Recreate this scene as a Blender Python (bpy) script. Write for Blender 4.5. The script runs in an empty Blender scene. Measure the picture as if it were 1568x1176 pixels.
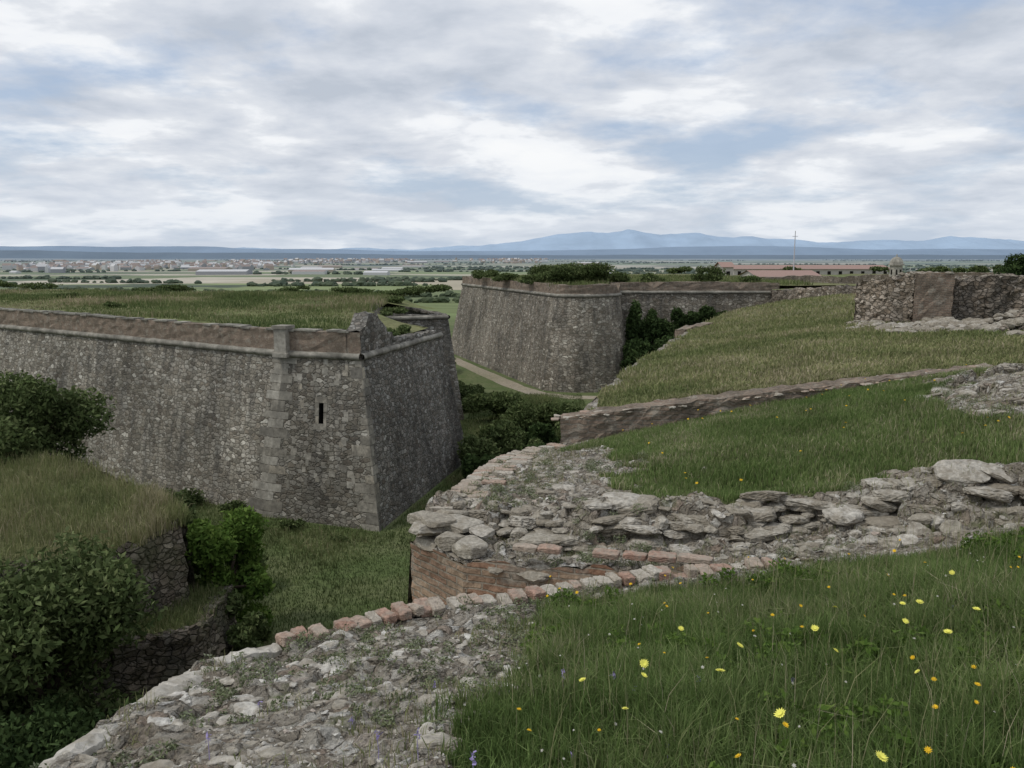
import bpy, bmesh, math, random
import numpy as np
from mathutils import Vector
rng=np.random.default_rng(7); random.seed(7)
scene=bpy.context.scene
# ------------------------------------------------------------ numpy noise
def hsh(ix,iy,s):
    h=np.sin(ix*127.1+iy*311.7+s*74.7)*43758.5453
    return h-np.floor(h)
def vnoise(x,y,s=0):
    ix=np.floor(x);iy=np.floor(y);fx=x-ix;fy=y-iy
    fx=fx*fx*(3-2*fx);fy=fy*fy*(3-2*fy)
    a=hsh(ix,iy,s);b=hsh(ix+1,iy,s);c=hsh(ix,iy+1,s);d=hsh(ix+1,iy+1,s)
    return (a*(1-fx)+b*fx)*(1-fy)+(c*(1-fx)+d*fx)*fy
def fbm(x,y,o=4,s=0):
    r=0;a=.5
    for i in range(o):
        r=r+a*(vnoise(x,y,s+i)-.5)*2;x=x*2.03+5.1;y=y*2.03+1.7;a*=.5
    return r
def worley(x,y,s=0):
    ix=np.floor(x);iy=np.floor(y)
    f1=np.full(np.shape(x),9.);f2=np.full(np.shape(x),9.);cr=np.zeros(np.shape(x))
    for dx in(-1,0,1):
        for dy in(-1,0,1):
            cx=ix+dx;cy=iy+dy
            px=cx+hsh(cx,cy,s+1);py=cy+hsh(cx,cy,s+2)
            d=np.hypot(px-x,py-y);r=hsh(cx,cy,s+3)
            m=d<f1
            f2=np.where(m,f1,np.minimum(f2,d));cr=np.where(m,r,cr);f1=np.where(m,d,f1)
    return f1,f2,cr
def sstep(a,b,x):
    t=np.clip((x-a)/(b-a),0,1);return t*t*(3-2*t)
def tps(pts):
    P=np.array(pts,float);xy=P[:,:2];n=len(P)
    sc=np.abs(xy).max()
    A=xy/sc
    d=np.hypot(A[:,None,0]-A[None,:,0],A[:,None,1]-A[None,:,1])
    K=np.where(d>0,d*d*np.log(d+1e-12),0)+np.eye(n)*1e-4
    M=np.zeros((n+3,n+3));M[:n,:n]=K;M[:n,n]=1;M[:n,n+1:]=A;M[n,:n]=1;M[n+1:,:n]=A.T
    w=np.linalg.solve(M,np.concatenate([P[:,2],[0,0,0]]))
    def f(x,y):
        x=np.asarray(x,float)/sc;y=np.asarray(y,float)/sc
        r=w[n]+w[n+1]*x+w[n+2]*y
        for i in range(n):
            d2=(x-A[i,0])**2+(y-A[i,1])**2
            r=r+w[i]*.5*d2*np.log(d2+1e-12)
        return r
    return f
# ------------------------------------------------------------ mesh helper
def build(name,V,F,mats,attrs=None,uv=None,smooth=False,parent=None,midx=None):
    if not isinstance(F,list):F=[F]
    F=[np.asarray(f) for f in F if len(f)]
    me=bpy.data.meshes.new(name)
    V=np.asarray(V,float)
    me.vertices.add(len(V));me.vertices.foreach_set('co',V.ravel())
    loops=np.concatenate([f.ravel() for f in F]).astype(np.int32)
    tot=np.concatenate([np.full(len(f),f.shape[1]) for f in F]).astype(np.int32)
    st=np.concatenate([[0],np.cumsum(tot)[:-1]]).astype(np.int32)
    me.loops.add(len(loops));me.loops.foreach_set('vertex_index',loops)
    me.polygons.add(len(tot));me.polygons.foreach_set('loop_start',st);me.polygons.foreach_set('loop_total',tot)
    if midx is not None:me.polygons.foreach_set('material_index',np.asarray(midx,np.int32))
    me.update(calc_edges=True)
    me.polygons.foreach_set('use_smooth',np.full(len(tot),smooth))
    if attrs:
        for k,v in attrs.items():
            a=me.attributes.new(k,'FLOAT','POINT');a.data.foreach_set('value',np.asarray(v,np.float32))
    if uv is not None:
        l=me.uv_layers.new(name='UVMap');l.data.foreach_set('uv',np.asarray(uv)[loops].astype(np.float32).ravel())
    me.validate()
    for m in (mats if isinstance(mats,(list,tuple)) else [mats]):me.materials.append(m)
    ob=bpy.data.objects.new(name,me);scene.collection.objects.link(ob)
    if parent:ob.parent=parent
    return ob
def empty(name):
    e=bpy.data.objects.new(name,None);scene.collection.objects.link(e);return e
def gridF(nr,nc):
    i=np.arange(nr*nc).reshape(nr,nc)
    return np.stack([i[:-1,:-1],i[:-1,1:],i[1:,1:],i[1:,:-1]],-1).reshape(-1,4)
def dens(rows,step):
    rows=[np.array(r,float) for r in rows];r0=rows[0]
    ts=[]
    for i in range(len(r0)-1):
        n=max(1,int(round(np.linalg.norm(r0[i+1]-r0[i])/step)))
        ts+=[i+k/n for k in range(n)]
    ts.append(len(r0)-1);ts=np.array(ts);k=np.arange(len(r0))
    return [np.stack([np.interp(ts,k,r[:,j]) for j in range(r.shape[1])],-1) for r in rows]
def loft(name,rows,mat,step=1.,vstep=1.,parent=None,smooth=False,jit=0,skip=None):
    """sheet through successive polylines; UV = (run along the wall in m, height in m)"""
    rows=dens(rows,step);out=[rows[0]]
    for a,b in zip(rows[:-1],rows[1:]):
        n=max(1,int(round(np.linalg.norm(b-a,axis=1).mean()/vstep)))
        for k in range(1,n+1):out.append(a+(b-a)*k/n)
    G=np.stack(out);nr,nc=G.shape[:2]
    u=np.concatenate([[0],np.cumsum(np.linalg.norm(np.diff(G[0,:,:2],axis=0),axis=1))])
    hv=np.linalg.norm(np.diff(G[...,:2],axis=0),axis=2).mean(1);dz=np.abs(np.diff(G[...,2],axis=0)).mean(1)
    run=np.concatenate([[0],np.cumsum(np.where(hv>dz*1.5,hv,0))])
    U=np.stack([np.broadcast_to(u[None,:],(nr,nc)),G[...,2]+run[:,None]],-1).reshape(-1,2)
    V=G.reshape(-1,3)
    if jit:V=V+rng.normal(0,jit,V.shape)
    return build(name,V,gridF(nr,nc),mat,uv=U,parent=parent,smooth=smooth)
def patch(name,L,R,hf,mat,step,nt,pw=1.,attrf=None,parent=None,smooth=True):
    L,R=dens([L,R],step)
    t=np.linspace(0,1,nt)**pw
    X=L[:,None,0]+(R-L)[:,None,0]*t;Y=L[:,None,1]+(R-L)[:,None,1]*t
    Z=hf(X,Y)
    at={k:f(X,Y).ravel() for k,f in attrf.items()} if attrf else None
    return build(name,np.stack([X,Y,Z],-1).reshape(-1,3),gridF(*X.shape),mat,attrs=at,smooth=smooth,parent=parent)
def boxes(name,B,mat,parent=None,attrs=True):
    B=np.asarray(B,float);n=len(B)
    f=np.array([[0,1,2,3],[7,6,5,4],[0,4,5,1],[1,5,6,2],[2,6,7,3],[3,7,4,0]])
    F=(f[None]+8*np.arange(n)[:,None,None]).reshape(-1,4)
    return build(name,B.reshape(-1,3),F,mat,attrs={'cv':np.repeat(rng.random(n),8)},parent=parent)
def obox(c,ax,ay,az,hx,hy,hz):
    c,ax,ay,az=[np.array(q,float) for q in(c,ax,ay,az)]
    s=[(-1,-1,-1),(1,-1,-1),(1,1,-1),(-1,1,-1),(-1,-1,1),(1,-1,1),(1,1,1),(-1,1,1)]
    return np.array([c+ax*hx*a+ay*hy*b+az*hz*d for a,b,d in s])
# ------------------------------------------------------------ materials
class MB:
    def __init__(s,name,rough=.95,spec=.15):
        s.m=bpy.data.materials.new(name);s.m.use_nodes=True;s.nt=s.m.node_tree
        s.b=s.nt.nodes['Principled BSDF'];s.b.inputs['Roughness'].default_value=rough
        s.b.inputs['Specular IOR Level'].default_value=spec
    def put(s,sock,v):
        if isinstance(v,bpy.types.NodeSocket):s.nt.links.new(v,sock)
        else:
            if isinstance(v,(tuple,list)) and len(v)==3 and sock.type=='RGBA':v=(*v,1)
            sock.default_value=v
    def n(s,t,ins={},**p):
        nd=s.nt.nodes.new(t)
        for k,v in p.items():setattr(nd,k,v)
        for k,v in ins.items():s.put(nd.inputs[k],v)
        return nd
    def co(s,sc=(1,1,1),src='Object',rot=(0,0,0)):
        c=s.n('ShaderNodeTexCoord')
        return s.n('ShaderNodeMapping',{'Vector':c.outputs[src],'Scale':sc,'Rotation':rot}).outputs[0]
    def attr(s,name):return s.n('ShaderNodeAttribute',attribute_name=name).outputs['Fac']
    def noise(s,v,sc,det=5,r=.6):return s.n('ShaderNodeTexNoise',{'Vector':v,'Scale':sc,'Detail':det,'Roughness':r}).outputs['Fac']
    def ramp(s,f,st,interp='LINEAR'):
        nd=s.n('ShaderNodeValToRGB',{'Fac':f});e=nd.color_ramp;e.interpolation=interp
        while len(e.elements)<len(st):e.elements.new(.5)
        for el,(p,c) in zip(e.elements,st):
            el.position=p;el.color=(*c,1) if isinstance(c,(tuple,list)) else (c,c,c,1)
        return nd.outputs[0]
    def mix(s,f,a,b,bt='MIX'):
        nd=s.nt.nodes.new('ShaderNodeMix');nd.data_type='RGBA';nd.blend_type=bt
        s.put(nd.inputs[0],f);s.put(nd.inputs[6],a);s.put(nd.inputs[7],b);return nd.outputs[2]
    def ma(s,op,a,b=0.):
        return s.n('ShaderNodeMath',{0:a,1:b},operation=op).outputs[0]
    def mr(s,v,a,b,c=0.,d=1.):
        return s.n('ShaderNodeMapRange',{'Value':v,'From Min':a,'From Max':b,'To Min':c,'To Max':d}).outputs[0]
    def bump(s,h,st=.5,d=.05,prev=None):
        i={'Height':h,'Strength':st,'Distance':d}
        if prev is not None:i['Normal']=prev
        return s.n('ShaderNodeBump',i).outputs[0]
    def done(s,c,nrm=None):
        s.put(s.b.inputs['Base Color'],c)
        if nrm is not None:s.put(s.b.inputs['Normal'],nrm)
        return s.m
def masonry(name,size=.4,light=(.36,.33,.28),mid=(.2,.18,.145),dark=(.09,.083,.07),mortar=(.2,.175,.14),bd=.05,green=.0):
    M=MB(name)
    v=M.co((1,1,1.75));w=M.noise(M.co(),1.1/size,2)
    vv=M.n('ShaderNodeVectorMath',{0:v,1:M.n('ShaderNodeVectorMath',{0:M.n('ShaderNodeTexNoise',{'Vector':v,'Scale':1/size,'Detail':2}).outputs['Color'],3:size*.9},operation='SCALE').outputs[0]},operation='ADD').outputs[0]
    vo=M.n('ShaderNodeTexVoronoi',{'Vector':vv,'Scale':1/size,'Randomness':.8})
    ve=M.n('ShaderNodeTexVoronoi',{'Vector':vv,'Scale':1/size,'Randomness':.8},feature='DISTANCE_TO_EDGE')
    sep=M.n('ShaderNodeSeparateColor',{0:vo.outputs['Color']})
    col=M.ramp(sep.outputs[0],[(0,dark),(.25,mid),(.6,tuple(.5*(a+b) for a,b in zip(mid,light))),(.9,light),(1,tuple(min(1,1.5*a) for a in light))])
    col=M.mix(M.ma('MULTIPLY',sep.outputs[1],.22),col,(.26,.18,.12))
    e=M.ramp(ve.outputs['Distance'],[(.02,1.),(.1,0.)])
    col=M.mix(e,col,M.mix(w,mortar,tuple(.6*a for a in mortar)))
    big=M.noise(M.co((1,1,.35)),.22,6,.65)
    col=M.mix(1.,col,M.ramp(big,[(.32,.48),(.5,.92),(.66,1.28)]),'MULTIPLY')
    st=M.noise(M.co((1,1,.08)),1.3,4)
    col=M.mix(M.ramp(st,[(.48,0.),(.7,.65)]),col,(.08,.077,.07))
    fine=M.noise(M.co(),9,5)
    col=M.mix(.7,col,M.ramp(fine,[(.3,.5),(.7,1.4)]),'MULTIPLY')
    if green:
        col=M.mix(M.ma('MULTIPLY',M.ramp(M.noise(M.co(),.5,5),[(.45,0.),(.65,1.)]),green),col,(.06,.075,.03))
    h=M.ma('ADD',M.ramp(ve.outputs['Distance'],[(0.,0.),(.12,1.)]),M.ma('MULTIPLY',fine,.8))
    return M.done(col,M.bump(h,.9,bd))
def brickmat(name,c1=(.29,.16,.1),c2=(.4,.28,.19),mortar=(.33,.28,.22),dirt=.5,bw=.29,rh=.068):
    M=MB(name);c=M.n('ShaderNodeTexCoord').outputs['UV']
    wob=M.n('ShaderNodeTexNoise',{'Vector':c,'Scale':2.5,'Detail':2}).outputs['Color']
    cc=M.n('ShaderNodeVectorMath',{0:c,1:M.n('ShaderNodeVectorMath',{0:wob,3:.02},operation='SCALE').outputs[0]},operation='ADD').outputs[0]
    b=M.n('ShaderNodeTexBrick',{'Vector':cc,'Color1':c1,'Color2':c2,'Mortar':mortar,'Scale':1.,'Mortar Size':.011,'Mortar Smooth':.4,'Bias':-.1,'Brick Width':bw,'Row Height':rh})
    n1=M.noise(M.co(),1.6,6);n2=M.noise(M.co(),22,4)
    col=M.mix(M.ramp(n1,[(.42,0.),(.66,dirt)]),b.outputs['Color'],(.13,.11,.085))
    col=M.mix(M.ramp(M.noise(M.co(),3.1,6),[(.54,0.),(.64,.75)]),col,(.31,.28,.23))
    col=M.mix(.7,col,M.ramp(n2,[(.25,.5),(.7,1.35)]),'MULTIPLY')
    h=M.ma('ADD',M.ma('SUBTRACT',1.,b.outputs['Fac']),M.ma('MULTIPLY',n2,.8))
    return M.done(col,M.bump(h,.9,.02))
def cvmat(name,stops,nsc=10,amp=(.6,1.3),trans=0.,att='cv',bump=.0,stain=None):
    M=MB(name);col=M.ramp(M.attr(att),stops)
    n=M.noise(M.co(),nsc,4)
    col=M.mix(.8,col,M.ramp(n,[(.25,amp[0]),(.75,amp[1])]),'MULTIPLY')
    if stain:col=M.mix(M.ramp(M.noise(M.co(),stain[0],6,.7),[(.45,0.),(.62,stain[1])]),col,stain[2])
    m=M.done(col,M.bump(n,.7,bump) if bump else None)
    if trans:
        t=M.n('ShaderNodeBsdfTranslucent',{'Color':col});mx=M.n('ShaderNodeMixShader',{0:trans,1:M.b.outputs[0],2:t.outputs[0]})
        M.nt.links.new(mx.outputs[0],M.nt.nodes['Material Output'].inputs[0])
    return m
def groundmat(name,a,b,c,sc=.8,rub=False,bd=.05):
    M=MB(name)
    n1=M.noise(M.co(),sc,6,.65);n2=M.noise(M.co(),sc*9,5,.7);n3=M.noise(M.co(),sc*.2,4)
    col=M.mix(M.ramp(n1,[(.38,0.),(.62,1.)]),a,b)
    col=M.mix(M.ramp(n3,[(.42,0.),(.68,.85)]),col,c)
    col=M.mix(.85,col,M.ramp(n2,[(.25,.4),(.75,1.5)]),'MULTIPLY')
    nr=M.bump(n2,.9,bd)
    if rub:
        v=M.co();vv=M.n('ShaderNodeVectorMath',{0:v,1:M.n('ShaderNodeVectorMath',{0:M.n('ShaderNodeTexNoise',{'Vector':v,'Scale':9.,'Detail':3}).outputs['Color'],3:.14},operation='SCALE').outputs[0]},operation='ADD').outputs[0]
        vo=M.n('ShaderNodeTexVoronoi',{'Vector':vv,'Scale':10.});ve=M.n('ShaderNodeTexVoronoi',{'Vector':vv,'Scale':10.},feature='DISTANCE_TO_EDGE')
        sep=M.n('ShaderNodeSeparateColor',{0:vo.outputs['Color']})
        rc=M.ramp(sep.outputs[0],[(0,(.26,.23,.185)),(.4,(.36,.325,.27)),(.8,(.46,.43,.37)),(1,(.6,.58,.53))])
        rc=M.mix(M.ramp(sep.outputs[1],[(.85,0.),(.95,.4)]),rc,(.36,.24,.17))
        rc=M.mix(M.ramp(ve.outputs['Distance'],[(.0,1.),(.1,0.)]),rc,(.24,.205,.16))
        f=M.noise(M.co(),38,6,.75);g=M.noise(M.co(),2.3,6,.7)
        rc=M.mix(.95,rc,M.ramp(f,[(.32,.45),(.68,1.45)]),'MULTIPLY')
        rc=M.mix(M.ramp(g,[(.5,0.),(.62,.6)]),rc,(.27,.23,.175))
        rc=M.mix(M.ramp(M.noise(M.co(),3.7,6,.7),[(.56,0.),(.66,.85)]),rc,(.15,.155,.08))
        k=M.attr('rub');k2=M.ramp(M.ma('ADD',k,M.mr(M.noise(M.co(),6,4),.3,.7,-.3,.3)),[(.4,0.),(.6,1.)])
        col=M.mix(k2,col,rc)
        h=M.ma('ADD',f,M.ramp(ve.outputs['Distance'],[(0.,0.),(.15,1.)]))
        nr=M.bump(h,1.,.025,nr)
    return M.done(col,nr)
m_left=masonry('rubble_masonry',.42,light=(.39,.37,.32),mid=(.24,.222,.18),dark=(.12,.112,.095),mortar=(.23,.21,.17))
m_right=masonry('painted_shade_masonry',.42,light=(.26,.252,.23),mid=(.16,.153,.135),dark=(.08,.077,.068),mortar=(.145,.136,.115))  # darker copy of the masonry; the right face's shade is put into its colour
m_mid=masonry('weathered_masonry',.52,light=(.36,.335,.28),mid=(.245,.222,.18),dark=(.14,.127,.1),mortar=(.19,.17,.135),bd=.07)
m_old=masonry('old_stone_masonry',.36,light=(.24,.21,.17),mid=(.15,.132,.105),dark=(.08,.07,.055),mortar=(.12,.105,.08),green=.5,bd=.09)
m_ruin=masonry('ruin_masonry',.2,light=(.42,.37,.31),mid=(.3,.25,.195),dark=(.17,.14,.105),mortar=(.28,.24,.19),bd=.06)
m_brick=brickmat('old_brick',(.3,.175,.115),(.4,.3,.21))
m_brick_far=brickmat('parapet_brick',(.225,.165,.125),(.31,.24,.18),(.27,.235,.19),dirt=.8)
m_cord=cvmat('dressed_stone',[(0,(.21,.195,.165)),(.5,(.28,.265,.225)),(1,(.38,.355,.3))],2.5,(.4,1.4),bump=.03,stain=(1.1,.6,(.1,.095,.08)))
m_quoin=cvmat('quoin_stone',[(0,(.16,.15,.13)),(.35,(.25,.23,.19)),(.75,(.34,.315,.265)),(1,(.42,.37,.29))],4,(.45,1.4),bump=.04,stain=(.9,.8,(.13,.12,.1)))
m_quoinL=cvmat('light_quoin_stone',[(0,(.27,.25,.21)),(1,(.41,.385,.33))],4,(.55,1.3),bump=.04,stain=(.9,.7,(.17,.16,.135)))
m_pav=cvmat('coping_brick',[(0,(.32,.2,.15)),(.5,(.37,.275,.215)),(.75,(.37,.325,.265)),(1,(.45,.42,.36))],30,(.4,1.45),bump=.012,stain=(9,.8,(.3,.265,.215)))
m_rock=cvmat('limestone_rubble',[(0,(.24,.21,.165)),(.4,(.34,.31,.255)),(.8,(.45,.42,.365)),(.96,(.58,.56,.51)),(1,(.38,.27,.2))],26,(.35,1.5),bump=.025,stain=(8,.75,(.22,.19,.145)))
m_mort=cvmat('lime_mortar',[(0,(.42,.39,.34)),(1,(.55,.52,.46))],20,(.5,1.3),bump=.02,stain=(6,.85,(.25,.225,.18)))
m_near=groundmat('grass_and_rubble',(.08,.11,.035),(.13,.15,.055),(.16,.15,.075),1.2,rub=True)
m_slope=groundmat('dry_grass_slope',(.16,.185,.08),(.22,.22,.11),(.25,.22,.135),.5,rub=True,bd=.08)
m_top=groundmat('bastion_top_grass',(.11,.14,.05),(.16,.175,.07),(.19,.17,.09),.15,bd=.2)
m_mound=groundmat('meadow_ground',(.1,.115,.045),(.17,.17,.085),(.21,.17,.1),.25,bd=.15)
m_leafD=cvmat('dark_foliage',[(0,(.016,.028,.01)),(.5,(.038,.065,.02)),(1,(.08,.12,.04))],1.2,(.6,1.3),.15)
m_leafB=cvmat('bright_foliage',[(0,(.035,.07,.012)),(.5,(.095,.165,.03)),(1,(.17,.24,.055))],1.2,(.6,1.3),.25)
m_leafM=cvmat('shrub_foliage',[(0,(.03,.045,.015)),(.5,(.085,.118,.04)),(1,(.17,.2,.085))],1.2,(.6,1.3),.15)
m_leafG=cvmat('grey_green_weeds',[(0,(.09,.11,.05)),(.5,(.16,.185,.095)),(1,(.28,.3,.21))],4,(.6,1.3))
m_bark=cvmat('bark',[(0,(.06,.045,.03)),(1,(.1,.08,.06))],8)
m_gr=cvmat('lush_grass_blades',[(0,(.075,.12,.032)),(.4,(.13,.19,.057)),(.7,(.2,.245,.095)),(.88,(.27,.28,.14)),(1,(.42,.37,.25))],1.1,(.65,1.4),.3)
m_grd=cvmat('dry_grass_blades',[(0,(.13,.16,.06)),(.4,(.22,.235,.1)),(.75,(.33,.3,.17)),(1,(.42,.36,.25))],.9,(.6,1.35),.2)
m_grb=cvmat('meadow_grass_blades',[(0,(.085,.12,.042)),(.5,(.16,.19,.075)),(.8,(.25,.24,.125)),(1,(.36,.3,.2))],.35,(.5,1.45),.2)
def flat(name,c,r=.8):
    M=MB(name,r);n=M.noise(M.co(),8,3);return M.done(M.mix(.4,c,M.ramp(n,[(.3,.6),(.7,1.2)]),'MULTIPLY'))
m_yel=flat('yellow_petals',(.8,.77,.16));m_ora=flat('deep_yellow_petals',(.8,.52,.03));m_stem=flat('stem_green',(.08,.13,.03))
m_pur=flat('purple_petals',(.3,.25,.45));m_whi=flat('pale_petals',(.6,.58,.5))
m_path=groundmat('dirt_path_soil',(.36,.31,.24),(.3,.26,.19),(.24,.22,.14),.6)
m_roof=flat('terracotta_roof',(.33,.22,.185));m_plas=flat('plaster_wall',(.5,.47,.42));m_dark=flat('dark_opening',(.015,.014,.012));m_metal=flat('painted_metal',(.5,.5,.52))
# ------------------------------------------------------------ near terrain
NT=tps([(0,0,-1.6),(3,0,-1.5),(6,0,-1.3),(0,-6,-1.5),(10,-6,-1.0),(-2.6,-6,-1.9),(-2.2,-1,-1.9),(-2.1,1,-1.95),(-1.9,3.3,-2.1),(-1.8,4.65,-2.35),(-.64,5.54,-2.42),(1.07,6.2,-2.42),(2,6.34,-2.4),
 (0,2.6,-1.78),(1.6,2.5,-1.65),(0,4.2,-2.14),(1.5,4.4,-2.08),(1.2,5.4,-2.33),(3,4.8,-1.84),(4.5,5,-1.62),(3,6.4,-2.25),(4.5,6.4,-2.05),(-1,8.1,-2.6),(-.44,7.44,-2.6),(1.18,6.8,-2.5),(.76,7.6,-2.55),
 (-.13,11.7,-2.82),(.7,13,-2.95),(1.3,10,-2.5),(3,10,-2.25),(5.8,10,-1.75),(7,13,-1.8),(3.5,13,-2.4),(.2,9,-2.6),(3.25,8.2,-2.3),(4.6,7.6,-2.05),(8,5,-1.4),(10,8,-1.5),(12,13,-1.5),(12,2,-1.1)])
def ycheek(x):return np.interp(x,[-1.8,-.64,1.07,2,2.6,12],[4.65,5.54,6.2,6.34,6.45,6.5])
def yridge(x):return np.interp(x,[-.6,.76,2,3.25,4.6,8,12],[8.6,8.25,8.15,7.95,7.5,7.1,7.1])+.22*fbm(x*1.5,x*0,3,5)
def rubf(x,y):
    n=fbm(x*1.3,y*1.3,4,3)+.5*fbm(x*5,y*5,3,13)
    xl=-.05+.12*(y-3)
    gA=sstep(-.3,.3,x-xl+n*.9)*sstep(-.1,.12,ycheek(x)-.36-y+n*.4)
    gA=np.where((x>2.3)&(y<6.9),sstep(-.1,.15,6.-y+n*.35),gA)
    yr=yridge(x)
    xg=np.interp(y,[8,10,12,13.2],[1.5,1.3,.9,1.6])
    gB=sstep(-.25,.3,x-xg+n*1.2)*sstep(.05,.3,y-yr+n*.6)
    rr=np.hypot((x-6.9)/1.5,(y-10.4)/2.2);gB=gB*sstep(.75,1.1,rr+n*.5)
    g=np.where(y<np.where(x<2.3,ycheek(x)+.05,6.9),gA,gB)
    return 1-np.clip(g,0,1)
def near_h(x,y):
    r=rubf(x,y);z=NT(x,y)+.035*fbm(x*2,y*2,4,9)
    yr=yridge(x);d=y-yr
    rise=np.where(y>6.55,1.,0.)
    wx=x+.12*fbm(x*4,y*4,2,2);wy=y+.12*fbm(x*4,y*4,2,22)
    blk=worley(wx*3.1,wy*3.1,4);blk2=worley(wx*8,wy*8,8)
    step=-.17*(1-sstep(-.42,-.05,d+.35*(blk[2]-.5)))+.09*np.exp(-(d/.25)**2)*(.4+1.2*vnoise(x*1.2,x*0,15))
    z=z+rise*step*sstep(6.5,7.0,y+.0*x)
    amp=np.where(np.abs(d+.2)<.55,1.9,1.)
    z=z+r*amp*(.07*(blk[2]-.4)*sstep(.0,.15,blk[1]-blk[0])+.035*(blk2[2]-.4)*sstep(0,.2,blk2[1]-blk2[0])+.03*fbm(x*12,y*12,4,6))
    rr=np.hypot((x-6.8)/1.3,(y-10.4)/1.9);z=z+.3*np.exp(-(rr*1.2)**2)*(blk[2]*.9+.3)
    return z
LA=[(-2.6,-6),(-2.1,1),(-1.9,3.3),(-1.8,4.65),(-.64,5.54),(1.07,6.2),(2,6.34),(2.6,6.45)]
RA=[(12,-6),(12,0),(12,2),(12,3.2),(12,4.2),(12,5.2),(12,6),(12,6.5)]
LB=[(2.6,6.45),(2.1,6.5),(1.18,6.85),(-.44,7.44),(-1,8.1),(-.13,11.7),(.75,13.05)]
RB=[(12,6.5),(12,6.6),(12,7),(12,7.6),(12,8.3),(12,11.7),(12,13.05)]
patch('rampart_terrain_near',LA,RA,near_h,m_near,.028,400,1.5,{'rub':rubf},smooth=False)
patch('rampart_terrain_middle',LB,RB,near_h,m_near,.022,430,1.4,{'rub':rubf},smooth=False)
def edge_rows(E,drop,off):
    E=dens([np.array(E,float)],.1)[0]
    z=near_h(E[:,0],E[:,1])
    t=np.gradient(E,axis=0);t/=np.linalg.norm(t,axis=1)[:,None]
    nrm=np.stack([-t[:,1],t[:,0]],-1)
    top=np.column_stack([E,z]);bot=np.column_stack([E+nrm*off,np.full(len(E),drop)])
    return [top,bot]
par=empty('brick_embrasure_parapet')
loft('outer_face_near',edge_rows(LA[:4],-16.5,1.0),m_old,.2,.5,par)
loft('cheek_near',edge_rows(LA[3:],-4.1,.0),m_brick,.2,.3,par)
loft('cheek_far',edge_rows(LB[:5],-4.1,.0),m_brick,.08,.08,par,jit=.005)
loft('outer_face_far',edge_rows(LB[4:],-16.5,1.0),m_old,.2,.5,par)
build('embrasure_floor',[(-1.8,4.65,-4.05),(-.64,5.54,-4),(1.07,6.2,-3.8),(2.6,6.45,-3.6),(2.6,6.46,-3.6),(1.18,6.85,-3.8),(-.44,7.44,-4),(-1,8.1,-4.05)],[np.array([[0,1,6,7],[1,2,5,6],[2,3,4,5]])],m_brick,uv=np.array([(0,0),(1,1),(3,1),(4,1),(4,2),(3,2),(1,2),(0,4)]),parent=par)
build('embrasure_apron',[(-1.8,4.65,-4.05),(-1,8.1,-4.05),(-2,8.3,-16.5),(-2.8,4.6,-16.5)],[np.array([[0,1,2,3]])],m_old,uv=np.array([(0,0),(3,0),(3,12),(0,12)]),parent=par)
def ico(sub):
    bm=bmesh.new();bmesh.ops.create_icosphere(bm,subdivisions=sub,radius=1)
    V=np.array([v.co[:] for v in bm.verts]);F=np.array([[v.index for v in f.verts] for f in bm.faces]);bm.free();return V,F
def rocks(name,P,S,mat,sub=2,flat=.6,parent=None,box=0,yaw=None,tilt=.3,rough=.025,yj=.15,cvr=(0,1)):
    V0,F0=ico(sub);var=[]
    for i in range(14):
        V=V0.copy()
        if box:
            V=V/((np.abs(V)**box).sum(1)**(1/box))[:,None]
            for k in range(6):
                d=rng.normal(size=3);d/=np.linalg.norm(d);h=rng.uniform(.65,1.0);q=V@d;V=V-np.maximum(q-h,0)[:,None]*d
        else:
            for k in range(10):
                d=rng.normal(size=3);d/=np.linalg.norm(d);h=rng.uniform(.3,.7)
                q=V@d;V=V-np.maximum(q-h,0)[:,None]*d
        V=V*rng.uniform(.7,1.3,3);V=V+rng.normal(0,rough,V.shape);var.append(V)
    var=np.array(var);n=len(P);k=rng.integers(0,14,n)
    S=np.asarray(S);A=var[k]*(S[:,None,:] if S.ndim==2 else S[:,None,None])
    if S.ndim==1:A[:,:,2]*=flat
    th=rng.uniform(0,6.28,n) if yaw is None else yaw+rng.normal(0,yj,n)
    c,s=np.cos(th)[:,None],np.sin(th)[:,None]
    ta=rng.normal(0,tilt,n);ct,stt=np.cos(ta)[:,None],np.sin(ta)[:,None]
    tb=rng.normal(0,tilt*.7,n);cb,sb=np.cos(tb)[:,None],np.sin(tb)[:,None]
    X,Y,Z=A[:,:,0],A[:,:,1],A[:,:,2]
    Y,Z=Y*ct-Z*stt,Y*stt+Z*ct;X,Z=X*cb-Z*sb,X*sb+Z*cb;X,Y=X*c-Y*s,X*s+Y*c
    V=np.stack([X,Y,Z],-1)+P[:,None,:]
    F=(F0[None]+len(V0)*np.arange(n)[:,None,None]).reshape(-1,3)
    return build(name,V.reshape(-1,3),F,mat,attrs={'cv':np.repeat(rng.uniform(cvr[0],cvr[1],n),len(V0))},parent=parent)
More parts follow.
